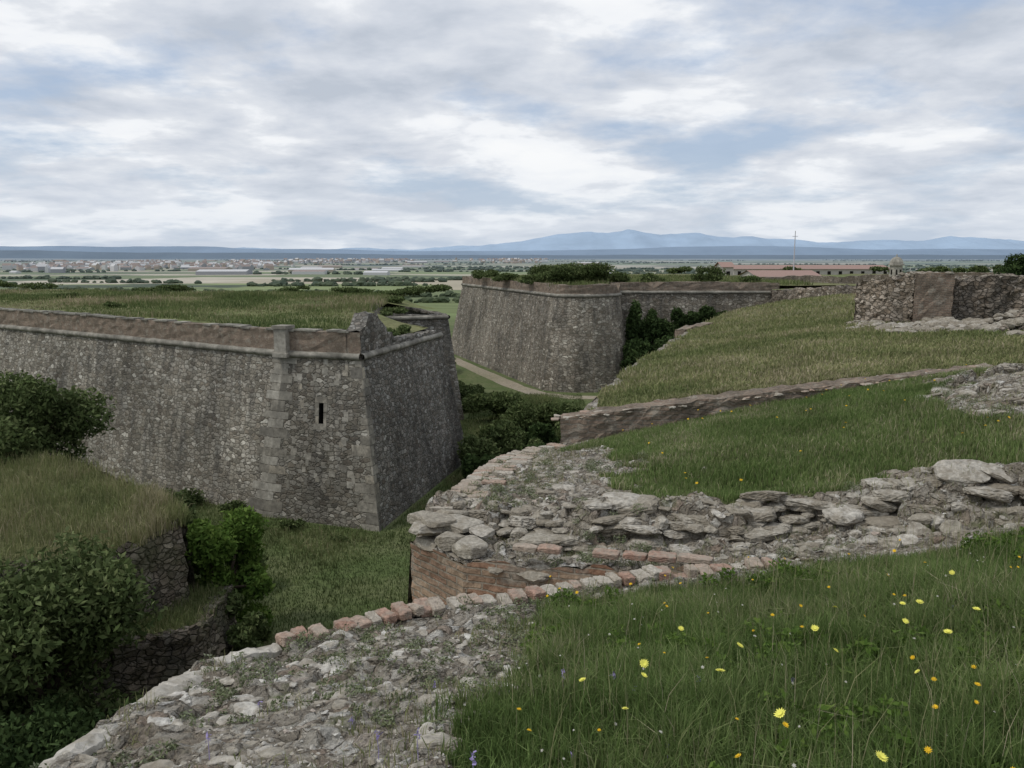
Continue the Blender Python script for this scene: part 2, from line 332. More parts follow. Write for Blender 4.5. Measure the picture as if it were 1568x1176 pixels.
def coping(name,E,w,depth,hh,side=1,gap=.01,jit=.01,skipp=.05,lift=.03,inset=0.,mat=None,cvr=(0,1)):
    E=np.array(E,float);L=np.concatenate([[0],np.cumsum(np.linalg.norm(np.diff(E,axis=0),axis=1))])
    P=[];S=[];Yw=[];s=0
    while s<L[-1]:
        ww=w*random.uniform(.75,1.25);c=s+ww/2
        x=np.interp(c,L,E[:,0]);y=np.interp(c,L,E[:,1])
        x2=np.interp(c+.05,L,E[:,0]);y2=np.interp(c+.05,L,E[:,1]);x1=np.interp(c-.05,L,E[:,0]);y1=np.interp(c-.05,L,E[:,1])
        t=np.array([x2-x1,y2-y1,0]);t/=np.linalg.norm(t)+1e-9;nn=np.array([t[1],-t[0],0])*side
        dd=depth*random.uniform(.75,1.05)
        if random.random()>skipp:
            px,py=x+nn[0]*(inset+dd/2-.03),y+nn[1]*(inset+dd/2-.03)
            z=float(NT(np.array(px),np.array(py)))+lift+random.gauss(0,jit)
            P.append((px+random.gauss(0,jit),py+random.gauss(0,jit),z));S.append((ww/2-gap/2,dd/2,hh/2));Yw.append(math.atan2(t[1],t[0]))
        s+=ww
    n=len(P)
    # fired bricks with broken corners
    V0,F0=ico(4);var=[]
    for i in range(10):
        V=V0/((np.abs(V0)**16).sum(1)**(1/16))[:,None]*.97
        for k in range(4):
            d=np.sign(rng.normal(size=3))*rng.uniform(.4,1,3);d/=np.linalg.norm(d);q=V@d;V=V-np.maximum(q-rng.uniform(1.15,1.5),0)[:,None]*d
        var.append(V)
    var=np.array(var)[rng.integers(0,10,n)]
    A=var*np.array(S)[:,None,:]+rng.normal(0,.0016,var.shape)
    th=np.array(Yw)+rng.normal(0,.07,n);ta=rng.normal(0,.07,n)
    X,Y,Z=A[...,0],A[...,1],A[...,2];ct,st=np.cos(ta)[:,None],np.sin(ta)[:,None];Y,Z=Y*ct-Z*st,Y*st+Z*ct
    c,s=np.cos(th)[:,None],np.sin(th)[:,None];X,Y=X*c-Y*s,X*s+Y*c
    V=np.stack([X,Y,Z],-1)+np.array(P)[:,None]
    return build(name,V.reshape(-1,3),(F0[None]+len(V0)*np.arange(n)[:,None,None]).reshape(-1,3),mat or m_pav,attrs={'cv':np.repeat(rng.uniform(cvr[0],cvr[1],n),len(V0))},parent=par,smooth=False)
coping('coping_bricks_near',[(-1.45,4.93),(-.64,5.54),(1.07,6.2),(2,6.34)],.1,.18,.065,1,lift=.038,skipp=.06,cvr=(0,.95))
coping('coping_lower_course',[(-1.3,5.05),(-.64,5.54),(1.07,6.2),(2,6.34)],.27,.14,.06,1,lift=-.03,skipp=0)
coping('coping_bricks_far',[(1.9,6.6),(1.18,6.85),(-.35,7.42)],.25,.14,.05,1,lift=.0,skipp=.15,cvr=(0,.95))
coping('coping_pavers_outer',[(-.85,8.5),(-.13,11.7),(.7,13.0)],.13,.27,.05,1,lift=.03,jit=.006,skipp=.05,cvr=(.4,.95))
coping('coping_pavers_inner',[(-.85,8.7),(-.13,11.7)],.13,.27,.05,1,lift=.02,jit=.01,skipp=.25,inset=.28,cvr=(.4,.95))
E=dens([np.array([(-2.35,-2),(-2.06,1),(-1.9,3.3),(-1.8,4.65),(-1.45,4.93)],float)],.02)[0]
t=np.gradient(E,axis=0);t/=np.linalg.norm(t,axis=1)[:,None];nn=np.stack([t[:,1],-t[:,0]],-1)
w=.13+.06*fbm(E[:,0]*3,E[:,1]*3,3,61);rows=[]
for f,dz in((-.25,-.12),(-.25,.03),(.2,.045),(.6,.04),(.95,.02),(1.05,-.06)):
    q=E+nn*(w*f)[:,None];rows.append(np.column_stack([q,NT(q[:,0],q[:,1])+dz-.01+.045*fbm(q[:,0]*7,q[:,1]*7,4,62)]))
V=np.concatenate(rows)+rng.normal(0,.003,(6*len(E),3));build('mortar_edge_strip',V,gridF(6,len(E)),m_mort,attrs={'cv':np.tile(vnoise(E[:,0]*6,E[:,1]*6,3),6)},parent=par)
P=np.array([(-.84,8.02,-2.64),(-.6,7.78,-2.66),(-.55,8.12,-2.6),(-.86,8.32,-2.62),(-.72,8.05,-2.56),(-.4,7.62,-2.68),(-.62,8.35,-2.6),(-.8,7.95,-2.76),(-.5,7.68,-2.76),(-.3,7.9,-2.62)])
S=np.array([(.2,.16,.06),(.19,.14,.06),(.2,.16,.06),(.15,.14,.06),(.14,.12,.04),(.14,.12,.05),(.16,.13,.05),(.2,.12,.035),(.2,.12,.035),(.15,.12,.05)])
rocks('corner_stones',P,S,m_rock,4,1,par,box=7,yaw=-.83,tilt=.04,rough=.012,cvr=(.2,.7))
def scat(n,x0,x1,y0,y1,keep):
    x=rng.uniform(x0,x1,n);y=rng.uniform(y0,y1,n);k=keep(x,y);return x[k],y[k]
inA=lambda x,y:(x>np.interp(y,[-6,1,3.3,4.65],[-2.6,-2.1,-1.9,-1.8])+.05)&(y<ycheek(x)-.06)
inB=lambda x,y:(x>np.interp(y,[6.5,6.85,7.44,8.1,11.7,13.05],[2.1,1.18,-.44,-1,-.13,.75])+.12)&(y>6.6)&(y<12.9)
x,y=scat(38000,-2.3,3,1.2,6.4,lambda x,y:inA(x,y)&(rubf(x,y)>.4)&(fbm(x*2,y*2,3,33)>-.2))
rocks('rubble_stones',np.column_stack([x,y,near_h(x,y)-.002]),np.exp(rng.normal(-4.7,.55,len(x))).clip(.003,.03),m_rock,1,.5,cvr=(.1,.99))
x,y=scat(1700,-2.3,3,1.2,6.4,lambda x,y:inA(x,y)&(rubf(x,y)>.5)&(fbm(x*1.5,y*1.5,3,35)>-.15))
s=np.exp(rng.normal(-3.55,.45,len(x))).clip(.012,.075);rocks('rubble_slabs',np.column_stack([x,y,near_h(x,y)-.3*s]),np.column_stack([s*1.3,s*.85,s*.4]),m_rock,3,1,box=3.2,tilt=.2,rough=.055,cvr=(.35,.97))
x,y=scat(20000,-1,8.5,6.6,12.9,lambda x,y:inB(x,y)&(rubf(x,y)>.5)&(fbm(x,y,3,31)>-.3))
rocks('rubble_stones',np.column_stack([x,y,near_h(x,y)-.005]),np.exp(rng.normal(-4.1,.55,len(x))).clip(.006,.05),m_rock,1,.5,cvr=(.1,.99))
x,y=scat(1700,-1,8.5,6.6,12.9,lambda x,y:inB(x,y)&(rubf(x,y)>.55)&(fbm(x,y,3,36)>-.2))
s=np.exp(rng.normal(-2.75,.45,len(x))).clip(.03,.15);rocks('rubble_slabs',np.column_stack([x,y,near_h(x,y)-.3*s]),np.column_stack([s*1.3,s*.85,s*.38]),m_rock,3,1,box=3.2,tilt=.17,rough=.05,cvr=(.1,.85))
# ruined low wall: broken layered masonry, solid and half buried
xs=[];sz=[]
for c in range(9):
    X=np.cumsum(rng.uniform(.07,.26,110))-.8;X=X[X<9.5]
    Y=yridge(X)-.42+c*.05+.2*fbm(X*1.8,X*0+c*.3,3,c)+rng.normal(0,.03,len(X));Z=NT(X,Y)-.25+c*.045+rng.normal(0,.018,len(X))
    xs.append(np.column_stack([X,Y,Z]));k=np.exp(rng.normal(0,.42,len(X)));sz.append(np.column_stack([.11*k,.1*k**.5,.037*k**.4]))
P=np.concatenate(xs);S=np.concatenate(sz)
k=(rng.random(len(P))>.12)&(P[:,0]>np.interp(P[:,1],[7,8.3,9],[0,-.75,-.75]))&~((P[:,2]-NT(P[:,0],P[:,1])>.06)&(vnoise(P[:,0]*1.6,P[:,0]*0,6)<.5))
rocks('ruined_low_stone_wall',P[k],S[k],m_rock,4,1,box=3.4,yaw=-.08,yj=.35,tilt=.15,rough=.035,cvr=(0,.75))
x,y=scat(110,2.2,8,6.4,7.4,lambda x,y:y<yridge(x)-.3)
s=rng.uniform(.04,.12,len(x));rocks('fallen_stones',np.column_stack([x,y,near_h(x,y)+.005]),np.column_stack([s,s*.8,s*.5]),m_rock,3,1,box=3.4,rough=.04,tilt=.4,cvr=(.1,.9))
# ------------------------------------------------------------ slope patch (C)
CT=tps([(.9,13.2,-2.6),(1.45,15.4,-2.65),(3.5,23,-2.8),(7.4,35,-2.95),(14,46,-3.1),(24,78,-4),(34,112,-4.3),(3.5,13.2,-2.25),(7.4,13.3,-1.82),(7.5,16.3,-1.85),(4,18,-2.35),(11,24,-2.0),(12,32,-2.1),(14.3,38.6,-1.8),
 (20,25,-2.3),(20,45,-2.6),(50,60,-3),(60,112,-3.8),(16,13.2,-1.5),(150,112,-3.5),(30,30,-2.2),(150,13,-2),(80,40,-2.5)])
XE=lambda y:np.interp(y,[13,15.4,23,35,46],[.9,1.45,3.5,7.4,14])
def rubC(x,y):
    r=np.hypot((x-12.)/2.6,(y-23)/4.5);a=1-sstep(.5,1.0,r+fbm(x,y,3,2)*.7)
    b=(1-sstep(.0,.25,x-XE(y)+fbm(x*.8,y*.8,3,12)*.5))*.7
    return np.clip(np.maximum(a,b),0,1)
def hC(x,y):
    r=rubC(x,y);b=worley(x*2.3,y*2.3,21)
    return CT(x,y)+.09*fbm(x*.7,y*.7,4,14)+r*.16*(b[2]-.3)
LC=[(.85,13.1),(1.45,15.4),(3.5,23),(7.4,35),(14,46),(24,78),(34,112)]
RC=[(150,13.1),(150,16),(150,23),(150,35),(150,46),(150,78),(150,112)]
patch('rampart_slope_terrain',LC,RC,hC,m_slope,.12,420,2.6,{'rub':rubC})
E=dens([np.array(LC,float)],1.)[0]
par2=empty('rampart_scarp_wall')
loft('scarp_face',[np.column_stack([E,hC(E[:,0],E[:,1])]),np.column_stack([E+np.array([-1.5,.4]),np.full(len(E),-16.5)])],m_mid,1,1,par2)
loft('cross_wall',[ [(.75,13.0,-3.6),(3.5,13.06,-3.2),(7.6,13.25,-2.6)],[(.75,13.0,-2.5),(3.5,13.06,-2.15),(7.6,13.25,-1.72)],[(.8,13.42,-2.49),(3.5,13.45,-2.14),(7.6,13.6,-1.71)],[(.8,13.45,-3.4),(3.5,13.48,-3.),(7.6,13.63,-2.6)]],m_brick_far,.12,.07,empty('low_brick_wall'),jit=.014)
P=[];
for t in np.arange(0,1,.016):
    for o_ in(.06,.3):P.append((.72+6.9*t+rng.normal(0,.02),13.02+o_+.2*t+rng.normal(0,.03),-2.515+.78*t+rng.normal(0,.006)))
s=rng.uniform(.05,.08,len(P));rocks('wall_top_bricks',np.array(P),np.column_stack([s,s*1.4,s*.3]),m_pav,2,1,box=7,yaw=0,tilt=.04,yj=.06,cvr=(.3,1.))
x,y=scat(20000,7,16,15,32,lambda x,y:(rubC(x,y)>.5)&(x>XE(y)+1));x,y=x[:1900],y[:1900]
s=np.exp(rng.normal(-2.6,.5,len(x))).clip(.03,.25);rocks('rubble_stones',np.column_stack([x,y,hC(x,y)]),np.column_stack([s*1.2,s,s*.5]),m_rock,2,1,box=3,cvr=(0,.75))
# ------------------------------------------------------------ ruins on the right
def ruin(name,p0,p1,zb,tops,thick,mat,step=.25,parent=None,jit=.03,jag=.12):
    p0=np.array(p0,float);p1=np.array(p1,float);L=np.linalg.norm(p1-p0);n=max(3,int(L/step))
    t=np.linspace(0,1,n);d=(p1-p0)/L;nn=np.array([-d[1],d[0]])
    if nn[1]<0:nn=-nn
    P=p0+np.outer(t,p1-p0);Z=np.interp(t,np.linspace(0,1,len(tops)),tops)+rng.uniform(-jag,jag*.3,n)
    Q=P+nn*thick
    r=lambda A,z:np.column_stack([A,z if np.ndim(z) else np.full(n,z)])
    o=loft(name,[r(P,zb),r(P,Z),r(Q,Z-.03),r(Q,zb)],mat,step,step,parent,jit=jit)
    for k,(A,B) in enumerate(((P[0],Q[0]),(P[-1],Q[-1]))):
        z=Z[0] if k==0 else Z[-1]
        loft(name+'_end',[[(A[0],A[1],zb),(B[0],B[1],zb)],[(A[0],A[1],z),(B[0],B[1],z-.03)]],mat,step,step,parent,jit=jit*.3)
    return o
def topstones(p0,p1,tops,thick,parent,n=60,sc=.16):
    t=rng.random(n);z=np.interp(t,np.linspace(0,1,len(tops)),tops);P=np.array(p0)[None]+t[:,None]*(np.array(p1)-np.array(p0))[None]
    P=np.column_stack([P[:,0],P[:,1]+rng.uniform(0,thick,n),z-.06]);s=rng.uniform(.5,1.1,n)*sc
    rocks('loose_top_stones',P,np.column_stack([s,s*.8,s*.5]),m_rock,2,1,parent,box=3,cvr=(0,.7))
e=empty('ruined_brick_pillar')
ruin('brick_pier',(12.1,25.7),(13.2,25.6),-3,[-.5,-.45,-.5],1.3,m_brick_far,.12,e,.014,.06)
ruin('stone_flank',(11.2,27.9),(12.08,25.75),-3,[-.8,-.55],1.0,m_ruin,.12,e,.03,.1)
ruin('pier_base',(11.9,25.3),(13.4,25.2),-3.2,[-2.15,-2.1,-2.2],.5,m_ruin,.12,e,.02,.06)
topstones((12.1,25.7),(13.2,25.6),[-.5,-.45],1.3,e,30,.12)
e=empty('ruined_stone_wall')
ruin('wall_body',(13.22,25.9),(24,24.6),-3.5,[-.65,-.55,-.65,-.55,-.6,-.5,-.5],1.2,m_ruin,.14,e,.035,.08)
topstones((13.3,25.9),(24,24.6),[-.65,-.55,-.65,-.55,-.6,-.5,-.5],1.2,e,120,.12)
e=empty('ruined_stone_wall')
ruin('wall_body',(10.6,20.2),(16,18.6),-3,[-2.1,-1.6,-1.3,-1.45,-1.0,-1.2,-.9],1.2,m_ruin,.12,e,.06,.3)
topstones((10.6,20.2),(16,18.6),[-2.1,-1.6,-1.3,-1.45,-1.0,-1.2,-.9],1.2,e,200,.18)
e=empty('ruined_stone_wall')
ruin('wall_body',(13.6,45),(16.4,33),-3.5,[-1.75,-1.5,-1.25,-1.1],.9,m_ruin,.2,e,.04,.12)
ruin('wall_wing',(16.4,33),(24,32.5),-3.5,[-1.1,-1.0,-1.0],.9,m_ruin,.2,e,.04,.12)
e=empty('low_brick_remnant')
ruin('wall_body',(6.8,33.5),(8.9,35.2),-3.6,[-2.85,-2.65,-2.75],.5,m_brick_far,.2,e,.02,.08)
# ------------------------------------------------------------ left bastion
bas=empty('stone_bastion')
zc,zb=-6.,-16.6
T=[(-100,111.8),(-14,52.2),(-9,50.4),(-5.5,65),(-11,70),(-13,82),(-6.3,84),(-20,120)]
Bq=[(-102,108.5),(-15.6,51.1),(-7.7,48),(-3.3,66.5),(-9,71),(-12,80.5),(-4.6,82.5),(-18,121)]
def z3(P,z):return np.array([(p[0],p[1],z) for p in P],float)
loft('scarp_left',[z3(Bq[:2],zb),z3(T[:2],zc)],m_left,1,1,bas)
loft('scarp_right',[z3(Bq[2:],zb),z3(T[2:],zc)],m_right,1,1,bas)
a0,a1,b0,b1=[np.array(q,float) for q in((*Bq[1],zb),(*T[1],zc),(*Bq[2],zb),(*T[2],zc))]
def fp(s,t,off=0):
    p=(a0*(1-s)+b0*s)*(1-t)+(a1*(1-s)+b1*s)*t
    n=np.cross(b0-a0,a1-a0);n/=np.linalg.norm(n)
    if n[1]>0:n=-n
    return p+n*off
ss=[0,.2,.4,.475,.525,.75,1];tt=[0,.3,.62,.735,.86,1]
V=[];idx={}
for i,s in enumerate(ss):
    for j,t in enumerate(tt):idx[i,j]=len(V);V.append(fp(s,t))
F=[[idx[i,j],idx[i+1,j],idx[i+1,j+1],idx[i,j+1]] for i in range(6) for j in range(5) if not(i==3 and j==2)]
build('scarp_front',V,np.array(F),m_left,parent=bas)
c=[(.475,.62),(.525,.62),(.525,.735),(.475,.735)]
V=[fp(*q) for q in c]+[fp(*q,-.9) for q in c]
build('slit_recess',V,np.array([[0,1,5,4],[1,2,6,5],[2,3,7,6],[3,0,4,7],[4,5,6,7]]),m_dark,parent=bas)
def slab(f,s0,s1,t0,t1,o=.014,e=.1):
    q=[(s0,t0),(s1,t0),(s1,t1),(s0,t1)]
    return np.array([f(*k,-e) for k in q]+[f(*k,o) for k in q])
B=[slab(fp,.44,.473,.6,.66),slab(fp,.43,.473,.665,.735),slab(fp,.527,.56,.6,.68),slab(fp,.527,.57,.685,.735),slab(fp,.43,.57,.737,.77),slab(fp,.42,.56,.585,.618)];BL=[]
W0=np.array((*Bq[0],zb));W1=np.array((*T[0],zc));C0=np.array((*Bq[3],zb));C1=np.array((*T[3],zc))
def face(p0,p1,q0,q1):
    n=np.cross(q0-p0,p1-p0);n/=np.linalg.norm(n)
    def f(s,t,off=0):
        return (p0*(1-s)+q0*s)*(1-t)+(p1*(1-s)+q1*s)*t+n*off*f.sg
    f.sg=1;return f
fl=face(a0,a1,W0,W1);fr=face(b0,b1,C0,C1)
fl.sg=1 if np.cross(W0-a0,a1-a0)[1]<0 else -1
fr.sg=1 if np.cross(C0-b0,b1-b0)[0]>0 else -1
t=0.;k=0;L1=np.linalg.norm(W0-a0);L2=np.linalg.norm(C0-b0)
while t<.985:
    dt=rng.uniform(.042,.068);t1=min(t+dt,1.)-.004
    w,w2=(rng.uniform(.07,.1),rng.uniform(.13,.19)) if k%2 else (rng.uniform(.13,.18),rng.uniform(.07,.11))
    tgt=BL if rng.random()<.6 else B
    tgt.append(slab(fp,0.,w,t,t1));tgt.append(slab(fl,0.,rng.uniform(.9,1.5)/L1 if k%2==0 else rng.uniform(.5,.8)/L1,t,t1))
    if rng.random()<.85:B.append(slab(fp,1-w2,1.,t,t1,.01))
    if rng.random()<.6:B.append(slab(fr,0.,rng.uniform(.4,1.)/L2,t,t1,.01))
    t+=dt;k+=1
for k in range(60):
    s=rng.uniform(.12,.82);t=rng.uniform(.2,.97);w=rng.uniform(.025,.07)
    if abs(s-.5)<.12 and .55<t<.8:continue
    (BL if rng.random()<.35 else B).append(slab(fp,s,s+w,t,t+rng.uniform(.02,.045),.006))
boxes('quoins',B,m_quoin,bas);boxes('light_quoins',BL,m_quoinL,bas)
def tube(name,P,r,mat,parent,n=10,sz=1.):
    P=np.array(P,float);t=np.gradient(P,axis=0);t/=np.linalg.norm(t,axis=1)[:,None]
    R=[]
    for i in range(len(P)):
        nn=np.array([t[i,1],-t[i,0],0]);nn/=np.linalg.norm(nn)+1e-9
        R.append([P[i]+nn*r*math.cos(a)+np.array([0,0,r*sz*math.sin(a)]) for a in np.linspace(0,2*math.pi,n,endpoint=False)])
    R=np.array(R);i=np.arange(len(P)*n).reshape(len(P),n);j=np.roll(i,-1,1)
    F=np.stack([i[:-1],j[:-1],j[1:],i[1:]],-1).reshape(-1,4)
    cv=np.repeat(rng.random(len(P)),n)
    return build(name,R.reshape(-1,3)+rng.normal(0,.014,(len(P)*n,3)),F,mat,attrs={'cv':cv},parent=parent,smooth=True)
for i in range(len(T)-1):
    q=dens([z3(T[i:i+2],zc+.05)],.7)[0];tube('cordon_moulding',q,.26,m_cord,bas,10,.8)
def parapet(name,P,z0,ztops,th,mat,parent,inward,step=.6,jit=.01):
    P=np.array(P,float);Q=np.array(inward,float)
    zt=np.array(ztops,float)
    r=lambda A,z:np.column_stack([A,z if np.ndim(z) else np.full(len(A),z)])
    return loft(name,[r(P,z0),r(P,zt),r(Q,zt-.02),r(Q,z0)],mat,step,.3,parent,jit=jit)
parapet('parapet_left',T[:2],zc+.1,[-4.5,-4.5],.8,m_brick_far,bas,[(-99.4,112.6),(-13.6,53.1)],jit=.025)
parapet('parapet_front',T[1:3],zc+.1,[-4.5,-4.5],.8,m_brick_far,bas,[(-13.6,53.1),(-9.7,51.5)],jit=.02)
tB=np.array(T[2]);tC=np.array(T[3])
fr_s=[0,.04,.1,.17,.27,.4,.7,1.];PR=[tuple(tB+(tC-tB)*s) for s in fr_s];QR=[(p[0]-.9,p[1]+.3) for p in PR]
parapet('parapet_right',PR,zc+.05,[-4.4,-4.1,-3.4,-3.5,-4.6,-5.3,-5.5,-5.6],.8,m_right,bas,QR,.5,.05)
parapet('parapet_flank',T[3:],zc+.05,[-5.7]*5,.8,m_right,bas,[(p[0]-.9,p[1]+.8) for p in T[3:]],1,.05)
for (p,q,z) in ((T[0],T[1],-4.46),(T[1],T[2],-4.46)):
    qq=dens([np.array([(p[0],p[1],z),(q[0],q[1],z)])],.8)[0]
    d=np.array(q)-np.array(p);d/=np.linalg.norm(d);nn=np.array([-d[1],d[0],0])
    if nn[1]<0:nn=-nn
    B=[obox((a+b)/2+nn*.35+np.array([0,0,rng.normal(0,.03)]),(d[0],d[1],0),nn,(0,0,1),.385,.42,.05) for a,b in zip(qq[:-1],qq[1:]) if rng.random()<.75]
    boxes('parapet_coping',B,m_cord,bas)
B=[obox((-14.05,52.25,-5.15),(.94,-.34,0),(.34,.94,0),(0,0,1),.42,.42,.78),obox((-14.05,52.25,-4.3),(.94,-.34,0),(.34,.94,0),(0,0,1),.5,.5,.1),obox((-14.05,52.2,-6.),(.94,-.34,0),(.34,.94,0),(0,0,1),.52,.5,.13)]
boxes('corner_post',B,m_quoinL,bas)
def hT(x,y):return -4.6+.3*fbm(x*.12,y*.12,4,40)+.3*sstep(56,90,y)-.9*sstep(-14,-8,x)*sstep(52,60,y)
patch('bastion_top_ground',[(-99,112.4),(-40,71),(-13.7,53),(-9.8,51.4),(-6.4,65.2),(-11.8,70.5),(-13.6,82.6),(-7.2,84.4)],[(-105,122),(-62,112),(-50,106),(-40,103),(-32,101),(-26,100),(-20,99),(-14,98)],hT,m_top,1.,70,1.,parent=None)
# ------------------------------------------------------------ middle bastion
mb=empty('round_cornered_bastion')
zc2=-4.7
T2=[(-8.3,144),(5.3,103.3),(6.3,102.4),(7.8,101.9),(9.6,102.),(11.3,102.8),(12.7,104.3),(13.4,106.2),(13.5,112),(35,112.3)]
B2=[(-10.8,143),(3.6,101.2),(5.2,100.1),(7.4,99.5),(10.,99.7),(12.5,100.8),(14.2,102.9),(15.,105.8),(15.1,110.2),(36,110.4)]
loft('scarp',[z3(B2,zb),z3(T2,zc2)],m_mid,1,1,mb)
q=dens([z3(T2,zc2)],.8)[0];tube('cordon_moulding',q,.27,m_cord,mb,10,.8)
cen=lambda P:[(p[0]+(1.1 if i<2 else (9.-p[0])*.2),p[1]+1.2) for i,p in enumerate(P)]
Td,Ti=dens([np.array(T2),np.array(cen(T2))],1.3)
zt=-3.4+.2*fbm(Td[:,0]*.8,Td[:,1]*.8,3,50)
L=np.arange(len(Td));zt=np.where((L%9)==4,-4.2,zt)
parapet('parapet',Td,zc2+.1,zt,1.,m_brick_far,mb,Ti,1.3,.03)
def hT2(x,y):return -3.95+.3*fbm(x*.12,y*.12,4,60)+.6*np.exp(-((x-8)/14)**2-((y-118)/9)**2)
patch('rampart_top_ground',[(-7.3,144.5),(6,104.6),(12.3,105.5),(14.2,113),(35,113.2),(70,113),(150,112)],[(-4,190),(5,190),(20,190),(35,190),(60,190),(90,190),(170,190)],hT2,m_top,1.2,60)
# ------------------------------------------------------------ counterscarp works (left foreground)
MT=tps([(-12.6,31.6,-10),(-14.8,28.5,-10.5),(-20,27,-10.2),(-19,37,-9.2),(-24,38.5,-8.6),(-40,30,-8.8),(-50,43,-8),(-20,32,-9.4),(-45,26,-9.5)])
hM=lambda x,y:MT(x,y)+.25*fbm(x*.5,y*.5,4,70)
LM=[(-12.6,31.4),(-13.4,29.6),(-14.8,28.5),(-20,27),(-50,25)];RM=[(-12.7,31.8),(-15,34),(-19,37),(-26,39),(-55,45)]
patch('counterscarp_mound_terrain',LM,RM,hM,m_mound,.3,60)
cw=empty('counterscarp_stone_wall')
for nm,E,off in(('face_near',LM,(.5,-.5)),('face_far',RM,(.5,.5))):
    E=dens([np.array(E,float)],.5)[0]
    loft(nm,[np.column_stack([E,hM(E[:,0],E[:,1])+.12]),np.column_stack([E+np.array(off),np.full(len(E),-16.3)])],m_old,.3,.3,cw,jit=.05)
LE=[(-13,31.9),(-13.1,29.3),(-14.7,28),(-22,26)];RE=[(-11,31.9),(-10.9,28.2),(-14.9,26.3),(-22,22)]
hL=lambda x,y:-13.1+.2*fbm(x,y,3,71)
patch('lower_ledge_terrain',LE,RE,hL,m_mound,.3,12)
E=dens([np.array(RE,float)],.25)[0]
cw2=empty('lower_stone_wall')
loft('face',[np.column_stack([E+np.array([-.5,.3]),np.full(len(E),-12.95)]),np.column_stack([E,np.full(len(E),-12.9)+.25*fbm(E[:,0]*1.5,E[:,1]*1.5,3,1)]),np.column_stack([E+np.array([.35,-.35]),np.full(len(E),-16.3)])],m_old,.25,.25,cw2,jit=.06)
# ------------------------------------------------------------ ground sheet
def axis(a,st,far,n):return np.concatenate([-np.geomspace(far,a+st,n),np.arange(-a,a+.1,st),np.geomspace(a+st,far,n)])
X1=axis(120,3,60000,70);Y1=np.concatenate([[-60000,-8000,-1000,-200],np.arange(-60,260,3),np.geomspace(262,60000,120)])
X,Y=np.meshgrid(X1,Y1)
def hG(X,Y):
    r=np.hypot(X,Y);return -16-16*sstep(175,520,Y)+9*fbm(X/900,Y/900,3,80)*sstep(400,2500,r)+60*fbm(X/7000,Y/7000,3,81)*sstep(6000,16000,r)
Z=hG(X,Y)
HAZE_TINT=(.22,.265,.31)  # aerial haze painted into far field and tree colours
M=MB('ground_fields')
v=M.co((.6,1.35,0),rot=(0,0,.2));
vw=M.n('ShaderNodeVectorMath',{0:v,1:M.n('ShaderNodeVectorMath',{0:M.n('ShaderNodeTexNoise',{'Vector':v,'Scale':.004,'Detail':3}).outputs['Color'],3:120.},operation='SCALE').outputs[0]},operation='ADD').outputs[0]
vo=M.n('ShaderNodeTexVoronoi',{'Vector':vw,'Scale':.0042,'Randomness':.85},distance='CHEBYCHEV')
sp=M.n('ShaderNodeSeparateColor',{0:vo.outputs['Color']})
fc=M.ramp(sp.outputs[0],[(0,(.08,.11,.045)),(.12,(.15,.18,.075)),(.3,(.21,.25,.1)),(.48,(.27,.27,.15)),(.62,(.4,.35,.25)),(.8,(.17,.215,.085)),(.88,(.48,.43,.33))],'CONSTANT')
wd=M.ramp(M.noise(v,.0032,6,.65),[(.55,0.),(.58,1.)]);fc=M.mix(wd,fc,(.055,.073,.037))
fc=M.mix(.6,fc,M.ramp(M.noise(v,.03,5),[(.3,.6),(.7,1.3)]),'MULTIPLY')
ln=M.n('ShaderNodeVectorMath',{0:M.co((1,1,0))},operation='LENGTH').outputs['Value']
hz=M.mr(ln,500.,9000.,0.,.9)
hz=M.ma('POWER',hz,.75);fc=M.mix(hz,fc,HAZE_TINT)  # haze tint grows with distance from the origin
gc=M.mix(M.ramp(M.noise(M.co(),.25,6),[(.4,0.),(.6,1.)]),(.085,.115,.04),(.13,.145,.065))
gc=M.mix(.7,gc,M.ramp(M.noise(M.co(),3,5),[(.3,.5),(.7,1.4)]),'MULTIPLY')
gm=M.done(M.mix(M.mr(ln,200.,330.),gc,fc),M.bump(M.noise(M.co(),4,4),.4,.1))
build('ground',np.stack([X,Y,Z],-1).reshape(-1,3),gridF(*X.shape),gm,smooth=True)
pl=dens([np.array([(-14,150),(-11,138),(-5,120),(.5,104),(3.2,98.5),(7,96.2),(11,96),(14,97.5)],float)],1)[0]
t=np.gradient(pl,axis=0);t/=np.linalg.norm(t,axis=1)[:,None];nn=np.stack([-t[:,1],t[:,0]],-1)
w=(1.1+.3*fbm(pl[:,0]*.4,pl[:,1]*.4,2,3))[:,None]
V=np.concatenate([np.column_stack([pl+nn*w,np.full(len(pl),-15.985)]),np.column_stack([pl-nn*w,np.full(len(pl),-15.985)])]);k=len(pl)
build('dirt_path',V,np.array([[i,i+1,k+i+1,k+i] for i in range(k-1)]),m_path)
# ------------------------------------------------------------ distant hills and town
def range_(name,prof,y,depth,col,amp,seed,foot=-80):
    P=np.array(prof,float);x=np.linspace(P[0,0],P[-1,0],1200);h=np.interp(x,P[:,0],P[:,1])
    h=h+amp*fbm(x/1800,x*0+seed,7,seed)
    rows=[];
    for t,f in((-1,0),(-.6,.35),(-.3,.7),(0,1),(.5,.5),(1,0)):
        hh=foot+(h-foot)*f+(amp*.8*fbm(x/900+t*3,x*0+t*5,4,seed+3) if 0<f<1 else 0)
        rows.append(np.column_stack([x,y+depth*t+0*x,hh]))
    M=MB(name+'_haze_tinted_rock');n=M.noise(M.co(),.0009,6)
    m=M.done(M.mix(.35,col,M.ramp(n,[(.35,.75),(.65,1.15)]),'MULTIPLY'))  # bluish haze is painted into the rock colour, no volume
    build(name,np.concatenate(rows),gridF(6,1200),m,smooth=True)
